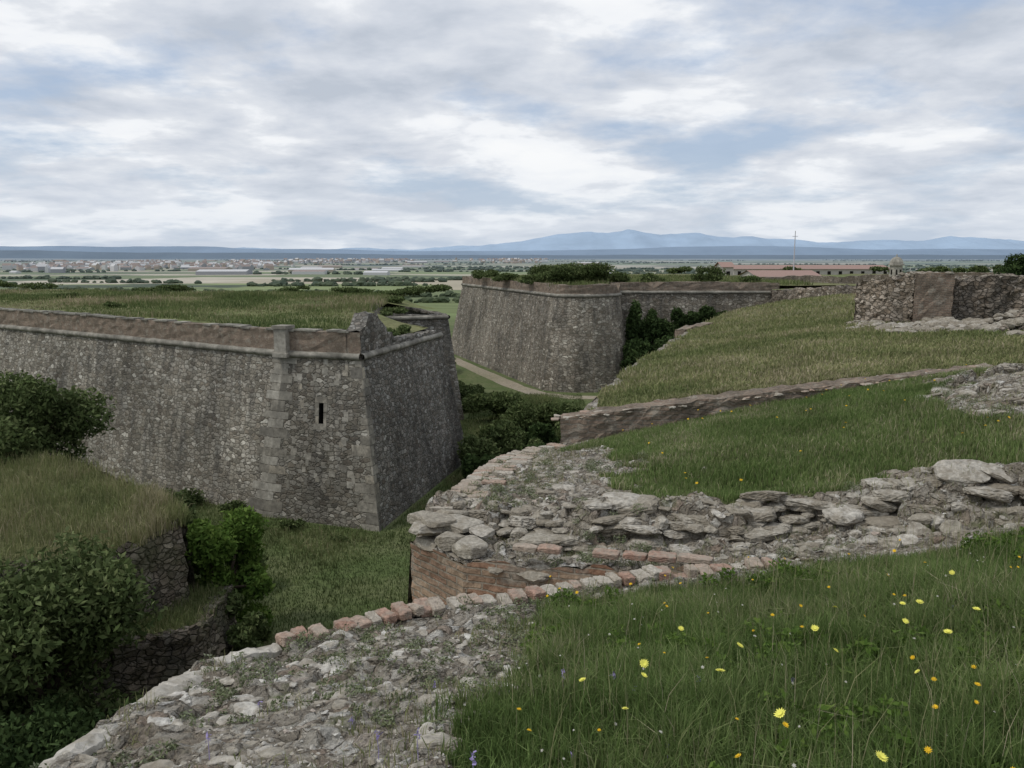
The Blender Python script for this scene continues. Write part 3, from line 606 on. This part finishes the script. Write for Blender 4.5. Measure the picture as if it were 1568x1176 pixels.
range_('mountains',[(-40000,200),(-20000,230),(-12000,240),(-5100,220),(-3050,310),(-1500,390),(-550,450),(500,540),(1500,700),(2640,810),(3300,780),(4000,880),(4600,770),(5150,730),(6500,740),(7100,640),(7660,600),(8300,660),(9500,600),(10500,540),(11800,470),(13200,500),(14000,560),(15200,710),(16500,600),(17900,580),(21000,400),(40000,300)],30000,3500,(.34,.44,.56),150,90)
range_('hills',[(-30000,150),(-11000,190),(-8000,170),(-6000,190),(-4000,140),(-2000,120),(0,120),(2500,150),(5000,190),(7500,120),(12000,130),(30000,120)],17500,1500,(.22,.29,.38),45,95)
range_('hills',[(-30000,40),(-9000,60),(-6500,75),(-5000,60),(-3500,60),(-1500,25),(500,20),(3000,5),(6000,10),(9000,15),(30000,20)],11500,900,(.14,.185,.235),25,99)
def houses(name,P,S,H,A,parent=None):
    base=np.array([(-1,-1,0),(1,-1,0),(1,1,0),(-1,1,0),(-1,-1,1),(1,-1,1),(1,1,1),(-1,1,1),(-1,0,1.45),(1,0,1.45)])
    n=len(P)
    A8=base[None]*np.stack([S,S*.6,H],-1)[:,None,:]
    c,s=np.cos(A)[:,None],np.sin(A)[:,None]
    V=np.stack([A8[...,0]*c-A8[...,1]*s,A8[...,0]*s+A8[...,1]*c,A8[...,2]],-1)+P[:,None]
    q=np.array([[0,1,5,4],[1,2,6,5],[2,3,7,6],[3,0,4,7],[4,5,9,8],[6,7,8,9]]);t=np.array([[4,8,7],[5,6,9]])
    F4=(q[None]+10*np.arange(n)[:,None,None]).reshape(-1,4);F3=(t[None]+10*np.arange(n)[:,None,None]).reshape(-1,3)
    k=rng.integers(0,3,n);rk=np.where(rng.random(n)<.6,3,0)
    mi=np.concatenate([np.column_stack([k,k,k,k,rk,rk]).ravel(),np.repeat(k,2)])
    return build(name,V.reshape(-1,3),[F4,F3],m_tw,midx=mi)
m_tw=[flat('distant_plaster',(.55,.55,.55)),flat('distant_plaster_grey',(.33,.34,.36)),flat('distant_plaster_ochre',(.4,.35,.3)),flat('distant_roof',(.3,.25,.23))]
n=1000;c=rng.integers(0,9,n);cx=np.array([-.54,-.49,-.45,-.41,-.34,-.3,-.23,-.16,.0])[c]+rng.normal(0,.02,n);cy=np.array([2300,3000,2600,3500,2700,3200,4200,4800,5200])[c]*np.exp(rng.normal(0,.12,n))
houses('distant_town',np.column_stack([cx*cy,cy,hG(cx*cy,cy)-1]),rng.uniform(5,12,n),rng.uniform(4,13,n),rng.uniform(0,3,n))
n=60;cy=rng.uniform(1300,6500,n);xx=rng.uniform(-.6,.1,n)*cy;houses('distant_warehouses',np.column_stack([xx,cy,hG(xx,cy)-1]),rng.uniform(12,45,n),rng.uniform(4,7,n),rng.uniform(-.3,.3,n))
V0,F0=ico(2)
n=5200;NL=130;ln_=rng.integers(0,NL,n);ly=np.exp(rng.uniform(np.log(520),np.log(7500),NL));lx=rng.uniform(-.68,.68,NL)*ly;la=rng.normal(.0,.22,NL);tt=rng.uniform(-1,1,n)*np.minimum(ly*.1,220)[ln_]
px=lx[ln_]+np.cos(la[ln_])*tt+rng.normal(0,3,n);py=ly[ln_]+np.sin(la[ln_])*tt+rng.normal(0,3,n)
S=rng.uniform(1.5,4.5,n)*np.where(py<900,.75,1.)
V=(V0[None]*(1+.2*rng.normal(size=(n,len(V0),1)).clip(-1.5,1.5)))*np.stack([S*1.3,S,S*.8],-1)[:,None]+np.column_stack([px,py,hG(px,py)+S*.5])[:,None]
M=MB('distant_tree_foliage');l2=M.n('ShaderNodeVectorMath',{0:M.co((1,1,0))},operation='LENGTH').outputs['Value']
mt=M.done(M.mix(M.ma('POWER',M.mr(l2,500.,9000.,0.,.9),.7),M.mix(M.attr('cv'),(.04,.057,.026),(.08,.1,.045)),HAZE_TINT))  # leaf colour fades to the painted haze with distance
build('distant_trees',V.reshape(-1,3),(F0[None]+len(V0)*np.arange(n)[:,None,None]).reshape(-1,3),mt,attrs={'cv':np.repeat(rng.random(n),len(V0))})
# ------------------------------------------------------------ foliage
def leaves(C,R,n,size,seed=0):
    C=np.array(C,float);R=np.array(R,float);w=(R.prod(1))**.66;w/=w.sum()
    k=rng.choice(len(C),n,p=w)
    d=rng.normal(size=(n,3));d/=np.linalg.norm(d,axis=1)[:,None]
    rad=rng.uniform(.3,1.12,n)**.6
    cl=.5+.5*np.sin(d[:,0]*5+k*1.7)*np.sin(d[:,1]*5+k)*np.sin(d[:,2]*6+k*2.3);rad=rad*(.75+.45*cl)
    P=C[k]+d*R[k]*rad[:,None]
    a=rng.normal(size=(n,3));a/=np.linalg.norm(a,axis=1)[:,None];b=np.cross(a,rng.normal(size=(n,3)));b/=np.linalg.norm(b,axis=1)[:,None]
    s=size*rng.uniform(.5,1.4,n)[:,None]
    V=np.stack([P-a*s,P+b*s*.45,P+a*s,P-b*s*.45],1)
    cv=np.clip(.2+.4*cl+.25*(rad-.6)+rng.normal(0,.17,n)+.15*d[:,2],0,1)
    return V.reshape(-1,3),np.arange(4*n).reshape(-1,4),np.repeat(cv,4)
def limb(p0,p1,r0,r1,n=5):
    p0=np.array(p0,float);p1=np.array(p1,float);d=p1-p0;d/=np.linalg.norm(d)
    a=np.cross(d,[.3,.9,.1]);a/=np.linalg.norm(a);b=np.cross(d,a);V=[]
    for t in np.linspace(0,1,4):
        c=p0+(p1-p0)*t+rng.normal(0,.03,3)*(0<t<1)*np.linalg.norm(p1-p0)*.5;r=r0+(r1-r0)*t
        V+=[c+a*r*math.cos(q)+b*r*math.sin(q) for q in np.linspace(0,2*math.pi,n,endpoint=False)]
    i=np.arange(4*n).reshape(4,n);j=np.roll(i,-1,1)
    return np.array(V),np.stack([i[:-1],j[:-1],j[1:],i[1:]],-1).reshape(-1,4)
def plant(name,base,h,r,n,size,mat,nl=12,stems=True,low=.25):
    base=np.array(base,float);C=[];R=[]
    for i in range(nl):
        a=rng.uniform(0,6.28);q=r*rng.uniform(.1,.85);z=rng.uniform(low,.88)
        q*=1-.5*max(0,z-.5)
        rr=r*rng.uniform(.2,.42);C.append(base+[q*math.cos(a),q*math.sin(a),h*z]);R.append([rr,rr,min(rr*.9,h*.3)])
    V,F,cv=leaves(C,R,n,size);Vs=[V];Fs=[F];cvs=[cv];mi=[np.zeros(len(F))];o=len(V)
    if stems:
        v,f=limb(base-[0,0,.3],base+[0,0,h*.5],.035*h,.02*h,7);Vs.append(v);Fs.append(f+o);cvs.append(np.full(len(v),.5));mi.append(np.ones(len(f)));o+=len(v)
        for c in C:
            v,f=limb(base+[0,0,h*rng.uniform(.1,.4)],c,.015*h,.005*h);Vs.append(v);Fs.append(f+o);cvs.append(np.full(len(v),.5));mi.append(np.ones(len(f)));o+=len(v)
    return build(name,np.concatenate(Vs),np.concatenate(Fs),[mat,m_bark],attrs={'cv':np.concatenate(cvs)},midx=np.concatenate(mi))
def mass(name,L,n,size,mat,sub=5):
    C=[];R=[]
    for (x,y,z,rx,ry,rz) in L:
        for i in range(sub):
            C.append((x+rng.uniform(-.7,.7)*rx,y+rng.uniform(-.6,.6)*ry,z+rng.uniform(-.4,.5)*rz));k=rng.uniform(.25,.55);R.append((rx*k,ry*k,rz*k))
    V,F,cv=leaves(C,R,n,size);return build(name,V,F,mat,attrs={'cv':cv})
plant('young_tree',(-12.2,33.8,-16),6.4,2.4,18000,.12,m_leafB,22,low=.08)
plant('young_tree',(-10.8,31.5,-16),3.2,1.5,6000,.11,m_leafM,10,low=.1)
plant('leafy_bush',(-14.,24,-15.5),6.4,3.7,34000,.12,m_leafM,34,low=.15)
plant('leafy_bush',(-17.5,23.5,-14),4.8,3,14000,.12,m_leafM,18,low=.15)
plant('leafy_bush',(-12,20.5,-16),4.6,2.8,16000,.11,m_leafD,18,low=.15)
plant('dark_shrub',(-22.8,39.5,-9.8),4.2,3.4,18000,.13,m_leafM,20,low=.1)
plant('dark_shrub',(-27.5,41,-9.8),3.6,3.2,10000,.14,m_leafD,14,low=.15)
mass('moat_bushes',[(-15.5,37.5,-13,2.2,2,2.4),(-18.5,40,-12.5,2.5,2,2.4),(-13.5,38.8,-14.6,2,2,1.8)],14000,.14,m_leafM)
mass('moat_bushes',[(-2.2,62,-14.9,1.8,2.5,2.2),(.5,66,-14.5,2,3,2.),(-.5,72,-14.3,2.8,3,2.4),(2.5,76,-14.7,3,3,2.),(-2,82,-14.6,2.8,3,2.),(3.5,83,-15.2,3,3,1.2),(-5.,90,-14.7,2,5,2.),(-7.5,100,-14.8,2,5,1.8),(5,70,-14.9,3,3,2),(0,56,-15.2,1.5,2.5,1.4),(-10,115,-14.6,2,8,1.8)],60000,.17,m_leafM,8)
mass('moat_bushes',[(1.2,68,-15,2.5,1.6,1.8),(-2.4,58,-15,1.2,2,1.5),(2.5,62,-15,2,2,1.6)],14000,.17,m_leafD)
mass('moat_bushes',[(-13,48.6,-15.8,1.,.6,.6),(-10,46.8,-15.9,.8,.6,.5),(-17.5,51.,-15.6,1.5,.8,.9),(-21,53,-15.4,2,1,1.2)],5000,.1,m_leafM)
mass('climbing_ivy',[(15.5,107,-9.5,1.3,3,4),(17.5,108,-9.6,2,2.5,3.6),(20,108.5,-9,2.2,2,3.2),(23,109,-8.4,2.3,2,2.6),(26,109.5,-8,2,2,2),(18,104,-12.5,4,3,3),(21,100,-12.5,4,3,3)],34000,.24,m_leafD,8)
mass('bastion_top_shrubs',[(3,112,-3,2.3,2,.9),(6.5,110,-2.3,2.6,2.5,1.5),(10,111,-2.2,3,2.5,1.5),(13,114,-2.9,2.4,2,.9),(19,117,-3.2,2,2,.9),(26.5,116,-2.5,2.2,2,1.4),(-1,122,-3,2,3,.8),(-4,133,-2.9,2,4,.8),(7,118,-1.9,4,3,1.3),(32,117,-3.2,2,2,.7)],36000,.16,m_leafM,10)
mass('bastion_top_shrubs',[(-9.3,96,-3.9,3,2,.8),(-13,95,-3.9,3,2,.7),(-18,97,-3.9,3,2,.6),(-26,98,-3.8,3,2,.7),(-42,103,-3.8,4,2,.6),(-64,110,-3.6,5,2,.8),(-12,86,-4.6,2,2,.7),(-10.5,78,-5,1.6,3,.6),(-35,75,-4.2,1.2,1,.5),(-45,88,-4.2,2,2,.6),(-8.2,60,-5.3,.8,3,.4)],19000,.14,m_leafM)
plant('broadleaf_tree',(56,90,-4.5),5.2,4,14000,.2,m_leafD,20,low=.3)
mass('hedge_row',[(x_,150+rng.uniform(-3,3),-2.5+rng.uniform(-.4,.3),3.5,2,1.3) for x_ in range(72,112,5)]+[(x_,178,-3.1,3,2,1.) for x_ in (36,42,58,77)],20000,.28,m_leafM)
x1,y1=scat(1300,-2.2,2,1.6,6.2,lambda x,y:inA(x,y)&(rubf(x,y)>.4)&(fbm(x*1.6,y*1.6,3,91)>.0))
x2,y2=scat(1900,-.8,8,6.8,12.8,lambda x,y:inB(x,y)&(rubf(x,y)>.4)&(fbm(x*1.2,y*1.2,3,92)>.0))
x=np.concatenate([x1,x2]);y=np.concatenate([y1,y2]);s=rng.uniform(.02,.06,len(x))*np.where(y>6.5,1.5,1.)
V,F,cv=leaves(np.column_stack([x,y,near_h(x,y)+s*.3]),np.column_stack([s,s,s*.7]),80000,.009);build('rubble_weeds',V,F,m_leafG,attrs={'cv':cv})
# ------------------------------------------------------------ blades
def blades(name,x,y,z,h,w,mat,lean=.4,cvb=0.):
    n=len(x);az=rng.uniform(0,6.283,n);la=rng.uniform(0,6.283,n);ln=h*np.abs(rng.normal(0,lean,n))
    sx,sy=np.cos(az)*w*.5,np.sin(az)*w*.5;lx,ly=np.cos(la)*ln,np.sin(la)*ln
    V=np.empty((n,5,3))
    V[:,0]=np.stack([x-sx,y-sy,z-.01],-1);V[:,1]=np.stack([x+sx,y+sy,z-.01],-1)
    V[:,2]=np.stack([x-sx*.75+lx*.35,y-sy*.75+ly*.35,z+h*.6],-1);V[:,3]=np.stack([x+sx*.75+lx*.35,y+sy*.75+ly*.35,z+h*.6],-1)
    V[:,4]=np.stack([x+lx,y+ly,z+h*np.clip(1-.25*(ln/h)**2,.5,1)],-1)
    b=5*np.arange(n)[:,None]
    cv=np.clip(rng.beta(2,2.6,n)+cvb,0,1)
    return build(name,V.reshape(-1,3),[b+np.array([[0,1,3,2]]),b+np.array([[2,3,4]])],mat,attrs={'cv':np.repeat(cv,5)})
x,y=scat(330000,-.9,5.8,1.1,6.9,lambda x,y:(rubf(x,y)<.6)&inA(x,y)|((x>2.3)&(y<6.4)&(rubf(x,y)<.5)))
k=(np.abs(x/y)<.75)&(rng.random(len(x))<np.clip(.3+1.*(vnoise(x*3,y*3,5)),0,1)*(1-.5*rubf(x,y)));x,y=x[k],y[k]
cl=vnoise(x*5,y*5,78);h=(.04+.14*vnoise(x*1.7,y*1.7,77)*(.4+1.1*cl)+.07*rng.random(len(x)))*(1-.6*rubf(x,y))*(1-.35*sstep(4.8,5.8,y))
blades('lush_grass',x,y,near_h(x,y),h,rng.uniform(.003,.0068,len(x)),m_gr,.55,.5*fbm(x*1.3,y*1.3,4,17)+.12*(cl-.5))
x=rng.uniform(.0,4.5,2400);y=rng.uniform(2,6.2,2400);k=inA(x,y)&(rubf(x,y)<.5)|((x>2.3)&(y<6));x,y=x[k],y[k]
blades('tall_seed_grass',x,y,near_h(x,y),rng.uniform(.18,.38,len(x)),np.full(len(x),.0028),m_grd,.35,.2)
x,y=scat(1000,-.1,4.8,1.9,6,lambda x,y:(rubf(x,y)<.6)&(inA(x,y)|(x>2.3))&(fbm(x*1.4,y*1.4,3,93)>.03))
s=rng.uniform(.03,.09,len(x));V,F,cv=leaves(np.column_stack([x,y,near_h(x,y)+s]),np.column_stack([s,s,s*.8]),30000,.017);build('meadow_herbs',V,F,m_leafB,attrs={'cv':cv})
x,y=scat(150000,.7,9,7.6,13,lambda x,y:(rubf(x,y)<.5)&(y>yridge(x)));k=x/y<.72;x,y=x[k],y[k]
blades('terrace_grass',x,y,near_h(x,y),rng.uniform(.03,.1,len(x))*(.5+1.1*vnoise(x*2,y*2,44)),rng.uniform(.006,.012,len(x)),m_gr,.5,.08+.55*fbm(x*.9,y*.9,4,19))
x,y=scat(90000,-2.3,8,1.2,12.9,lambda x,y:((inA(x,y)&(x<2.3))|inB(x,y))&(rubf(x,y)>.3)&(fbm(x*2.2,y*2.2,3,55)>.04))
blades('dry_tufts',x,y,near_h(x,y),rng.uniform(.02,.09,len(x)),rng.uniform(.002,.006,len(x)),m_grd,.7)
t=rng.random(130000)**1.6;y=13.7+32*t;x=XE(y)+rng.random(len(y))*(5+.45*y);k=rubC(x,y)<.6
x,y=x[k],y[k];blades('slope_grass',x,y,hC(x,y),rng.uniform(.03,.1,len(x))*(1+y/60),rng.uniform(.01,.02,len(x))*(1+y/30),m_grd,.6,.6*fbm(x*.4,y*.4,4,23)-.06)
L_,R_=dens([np.array(LM,float),np.array(RM,float)],.2);n=70000;i=rng.integers(0,len(L_),n);t=rng.random(n);p=L_[i]+(R_[i]-L_[i])*t[:,None]+rng.normal(0,.15,(n,2))
cl=fbm(p[:,0]*.5,p[:,1]*.5,4,29)
blades('meadow_grass',p[:,0],p[:,1],hM(p[:,0],p[:,1]),rng.uniform(.15,.65,n)*(1+.8*cl),rng.uniform(.015,.032,n),m_grd,.4,.75*cl)
L_,R_=dens([np.array(LE,float),np.array(RE,float)],.2);n=9000;i=rng.integers(0,len(L_),n);t=rng.random(n);p=L_[i]+(R_[i]-L_[i])*t[:,None]
blades('ledge_grass',p[:,0],p[:,1],hL(p[:,0],p[:,1]),rng.uniform(.15,.6,n),rng.uniform(.015,.032,n),m_grb,.4)
x=rng.uniform(-26,8,230000);y=rng.uniform(26,98,230000);yb=np.interp(x,[-30,-15.6,-7.7,-7.6],[61,51.1,48,98])
k=(x<y*.12)&(x>-.45*y)&((y<yb-.1)&((x<-7.6)|(y<48)|(x>np.interp(y,[48,66.5,71,84],[-7.6,-3.2,-8,-4.5])+.1)))
x,y=x[k],y[k];cl=fbm(x*.3,y*.3,4,8);blades('moat_grass',x,y,np.full(len(x),-16.02),rng.uniform(.1,.4,len(x))*(1+1.*cl),rng.uniform(.025,.05,len(x)),m_grb,.6,.6*cl-.2)
x=rng.uniform(-75,-8,100000);y=rng.uniform(53,104,100000);k=(y>52.2+1.6+(-14-x)*.693)&(y<98+(-x)*.12)&(x<-10.5-(y>66)*1.5);x,y=x[k],y[k];cl=fbm(x*.15,y*.15,4,4)
blades('bastion_top_grass',x,y,hT(x,y),rng.uniform(.1,.5,len(x))*np.clip(.8+1.5*cl,.3,1.8),rng.uniform(.04,.08,len(x)),m_grb,.5,.9*fbm(x*.12,y*.12,4,34)+.05)
x=rng.uniform(-6,40,30000);y=rng.uniform(104,160,30000);k=(x>5.3-(y-104)*.34)&((x<12)|(y>113.5));x,y=x[k],y[k]
blades('rampart_top_grass',x,y,hT2(x,y),rng.uniform(.2,.8,len(x)),rng.uniform(.06,.12,len(x)),m_grb,.5)
# ------------------------------------------------------------ flowers
def flowers(name,x,y,hh,rad,mp,np_=14,cone=.25):
    Vs=[];Fs=[];mi=[];o=0
    z=near_h(x,y)
    for i in range(len(x)):
        top=np.array([x[i]+random.gauss(0,.03),y[i]+random.gauss(0,.03),z[i]+hh[i]])
        v,f=limb((x[i],y[i],z[i]),top,.0018,.0013,3);Vs.append(v);Fs.append(f+o);mi+=[1]*len(f);o+=len(v)
        up=np.array([random.gauss(0,.35),random.gauss(-.25,.3),1.]);up/=np.linalg.norm(up)
        a=np.cross(up,[0,1,.2]);a/=np.linalg.norm(a);b=np.cross(up,a);r=rad[i]
        for layer,(rf,cz) in enumerate(((1.,cone),(.62,cone*2.2))):
            for k in range(np_):
                q=2*math.pi*(k+.5*layer)/np_;d=a*math.cos(q)+b*math.sin(q);s=np.cross(up,d)
                rr=r*rf*random.uniform(.88,1.05);c=top+up*.002*layer
                V=np.array([c,c+d*rr*.6+s*rr*.17+up*rr*cz*.4,c+d*rr+up*rr*cz,c+d*rr*.6-s*rr*.17+up*rr*cz*.4])
                Vs.append(V);Fs.append(np.array([[0,1,2,3]])+o);mi.append(0);o+=4
    return build(name,np.concatenate(Vs),np.concatenate(Fs),[mp,m_stem],midx=mi)
def fpos(n,x0=-.3,x1=5,y0=1.9,y1=6.2):
    x,y=scat(n*6,x0,x1,y0,y1,lambda x,y:(rubf(x,y)<.5)&(inA(x,y)|(x>2.3))&(x/y<.66));return x[:n],y[:n]
x,y=fpos(20,.2,3.2,1.9,4.2);flowers('pale_yellow_wildflowers',x,y,rng.uniform(.2,.36,len(x)),rng.uniform(.013,.022,len(x)),m_yel)
x,y=fpos(50,0,5,1.9,6);flowers('deep_yellow_wildflowers',x,y,rng.uniform(.12,.26,len(x)),rng.uniform(.008,.014,len(x)),m_ora,10)
x,y=scat(400,1,8,8,12.8,lambda x,y:(rubf(x,y)<.5)&(y>yridge(x)));flowers('deep_yellow_wildflowers',x[:40],y[:40],rng.uniform(.1,.2,40),rng.uniform(.014,.02,40),m_ora,8)
x,y=fpos(60,-.2,3.5,1.9,5);flowers('white_wildflowers',x,y,rng.uniform(.1,.25,len(x)),rng.uniform(.005,.009,len(x)),m_whi,7)
def spikes(name,x,y,hh):
    z=near_h(x,y);Vs=[];Fs=[];o=0
    for i in range(len(x)):
        v,f=limb((x[i],y[i],z[i]),(x[i],y[i],z[i]+hh[i]),.002,.001,3);Vs.append(v);Fs.append(f+o);o+=len(v)
        for k in range(18):
            t=random.uniform(.7,1.);c=np.array([x[i],y[i],z[i]+hh[i]*t])+rng.normal(0,.0045,3);a=rng.normal(size=3)*.0035;b=rng.normal(size=3)*.0035
            Vs.append(np.array([c-a,c-b,c+a,c+b]));Fs.append(np.array([[0,1,2,3]])+o);o+=4
    return build(name,np.concatenate(Vs),np.concatenate(Fs),[m_pur])
x=rng.uniform(-1.9,2.5,36);y=rng.uniform(2.,4.2,36);k=inA(x,y);x,y=x[k],y[k];spikes('purple_wildflowers',x,y,rng.uniform(.04,.13,len(x)))
# ------------------------------------------------------------ far buildings
def cyl(name,c,r0,r1,z0,z1,n,mat,parent,smooth=False):
    a=np.linspace(0,2*math.pi,n,endpoint=False)
    V=[(c[0]+r0*math.cos(q),c[1]+r0*math.sin(q),z0) for q in a]+[(c[0]+r1*math.cos(q),c[1]+r1*math.sin(q),z1) for q in a]
    V+=[(c[0],c[1],z1)];i=np.arange(n);j=(i+1)%n
    return build(name,V,[np.stack([i,j,j+n,i+n],-1),np.stack([i+n,j+n,np.full(n,2*n)],-1)],mat,attrs={'cv':np.full(len(V),.9)},parent=parent,smooth=smooth)
g=empty('sentry_turret');c=(53.6,120)
cyl('corbel',c,.5,1.05,-4.4,-3.3,8,m_quoinL,g);cyl('body',c,.88,.88,-3.3,-1.3,8,m_quoinL,g);cyl('cornice',c,1.12,1.12,-1.3,-1.08,8,m_quoinL,g)
for i in range(5):
    t0,t1=i/5*1.5708,(i+1)/5*1.5708;cyl('dome_%d'%i,c,.96*math.cos(t0),max(.02,.96*math.cos(t1)),-1.08+1.*math.sin(t0),-1.08+1.*math.sin(t1),8,m_quoinL,g)
cyl('finial',c,.12,.07,-.1,.25,6,m_quoinL,g)
for a in(-1.2,-1.9,-2.7):
    d=np.array([math.cos(a),math.sin(a),0]);boxes('lookout_slit',[obox((c[0]+d[0]*.83,c[1]+d[1]*.83,-2.2),(-d[1],d[0],0),d,(0,0,1),.09,.06,.35)],m_dark,g)
def hall(name,x0,x1,y,dp,z0,ze,zr,wm,rm,nw):
    e=empty(name)
    V=[(x0,y,z0),(x1,y,z0),(x1,y+dp,z0),(x0,y+dp,z0),(x0,y,ze),(x1,y,ze),(x1,y+dp,ze),(x0,y+dp,ze),(x0,y+dp/2,zr),(x1,y+dp/2,zr)]
    build('walls',V,[np.array([[0,1,5,4],[1,2,6,5],[2,3,7,6],[3,0,4,7]]),np.array([[4,8,7],[5,6,9]])],wm,parent=e,uv=np.zeros((10,2)))
    o=.4;V=[(x0-o,y-o,ze-.1),(x1+o,y-o,ze-.1),(x1+o,y+dp/2,zr+.05),(x0-o,y+dp/2,zr+.05),(x0-o,y+dp+o,ze-.1),(x1+o,y+dp+o,ze-.1)]
    build('roof',V,np.array([[0,1,2,3],[3,2,5,4]]),rm,parent=e)
    B=[obox((x0+(x1-x0)*(i+.5)/nw,y-.01,(z0+ze)/2+.2),(1,0,0),(0,1,0),(0,0,1),.35,.05,.4) for i in range(nw)];boxes('windows',B,m_dark,e)
hall('low_barracks_building',43,54,150,12,-5.5,-3.5,-2.6,m_plas,m_roof,6)
hall('white_house',40.5,42.5,165,6,-5,-2,-1.2,m_plas,m_roof,1)
hall('long_barracks_building',48,82,186,10,-5,-2.7,-2.0,m_plas,m_roof,14)
e=empty('long_brick_wall');ruin('wall_body',(36,126),(54,121),-5.5,[-3.2,-2.9,-2.7,-2.9,-2.6,-2.5],1,m_ruin,.8,e,.04,.12)
e=empty('long_brick_wall');ruin('wall_body',(55.5,120),(95,118),-5.5,[-2.1,-2.3,-2.2,-2.4],1,m_brick_far,.8,e,.04,.12)
e=empty('antenna_mast');cyl('mast',(52.4,160),.14,.07,-5,4.6,8,m_metal,e);boxes('crossarm',[obox((52.4,160,3.6),(1,0,0),(0,1,0),(0,0,1),.5,.04,.04)],m_metal,e)
# ------------------------------------------------------------ light, world, camera
el=math.radians(54);az=math.atan2(-.9,-.2)
D=Vector((math.sin(az)*math.cos(el),math.cos(az)*math.cos(el),math.sin(el)))
sl=bpy.data.lights.new('sun','SUN');sl.energy=1.5;sl.angle=math.radians(12);sl.color=(1,.96,.89)
so=bpy.data.objects.new('sun',sl);so.rotation_euler=D.to_track_quat('Z','Y').to_euler();scene.collection.objects.link(so)
w=bpy.data.worlds.new('World');scene.world=w;w.use_nodes=True;nt=w.node_tree
M=MB.__new__(MB);M.nt=nt
bg=nt.nodes['Background'];sky=nt.nodes.new('ShaderNodeTexSky');sky.sky_type='NISHITA';sky.sun_disc=False;sky.sun_elevation=el;sky.sun_rotation=az%(2*math.pi)
sky.air_density=1.;sky.dust_density=1.5
tc=nt.nodes.new('ShaderNodeTexCoord');sx=M.n('ShaderNodeSeparateXYZ',{0:tc.outputs['Generated']})
zz=M.ma('ADD',M.ma('MAXIMUM',sx.outputs[2],0.),.17)
cv=M.n('ShaderNodeCombineXYZ',{0:M.ma('DIVIDE',sx.outputs[0],zz),1:M.ma('DIVIDE',sx.outputs[1],zz),2:1.7}).outputs[0]
n1=M.noise(M.n('ShaderNodeVectorMath',{0:cv,1:(1.2,.4,0)},operation='ADD').outputs[0],1.25,7,.56)
v2=M.n('ShaderNodeVectorMath',{0:cv,1:(4.3,2.1,0)},operation='ADD').outputs[0]
n2=M.n('ShaderNodeTexNoise',{'Vector':v2,'Scale':2.1,'Detail':7,'Roughness':.55,'Distortion':.15}).outputs['Fac']
cover=M.ramp(n1,[(.38,.15),(.5,.97)])
cc=M.ramp(n2,[(.33,(5.2,5.7,6.5)),(.44,(6.5,6.9,7.6)),(.52,(7.5,7.8,8.3)),(.58,(9.,9.2,9.5)),(.68,(9.6,9.7,9.8))])
lo=M.ramp(sx.outputs[2],[(0.,1.),(.11,0.)])
skc=M.mix(M.ma('MULTIPLY',lo,.6),M.mix(.6,sky.outputs[0],(4.7,5.9,8.)),(6.1,7.,8.2))
cc=M.mix(M.ma('MULTIPLY',lo,.6),cc,(6.8,7.45,8.3))
fin=M.mix(cover,skc,cc)
nt.links.new(fin,bg.inputs[0]);bg.inputs[1].default_value=.1
cam=bpy.data.cameras.new('camera');co=bpy.data.objects.new('camera',cam);scene.collection.objects.link(co)
co.location=(0,0,0);co.rotation_euler=(math.radians(90-8.54),0,0);cam.sensor_width=36;cam.lens=29.96;cam.clip_start=.05;cam.clip_end=120000
scene.camera=co
scene.view_settings.view_transform='Standard';scene.view_settings.look='None';scene.view_settings.exposure=0
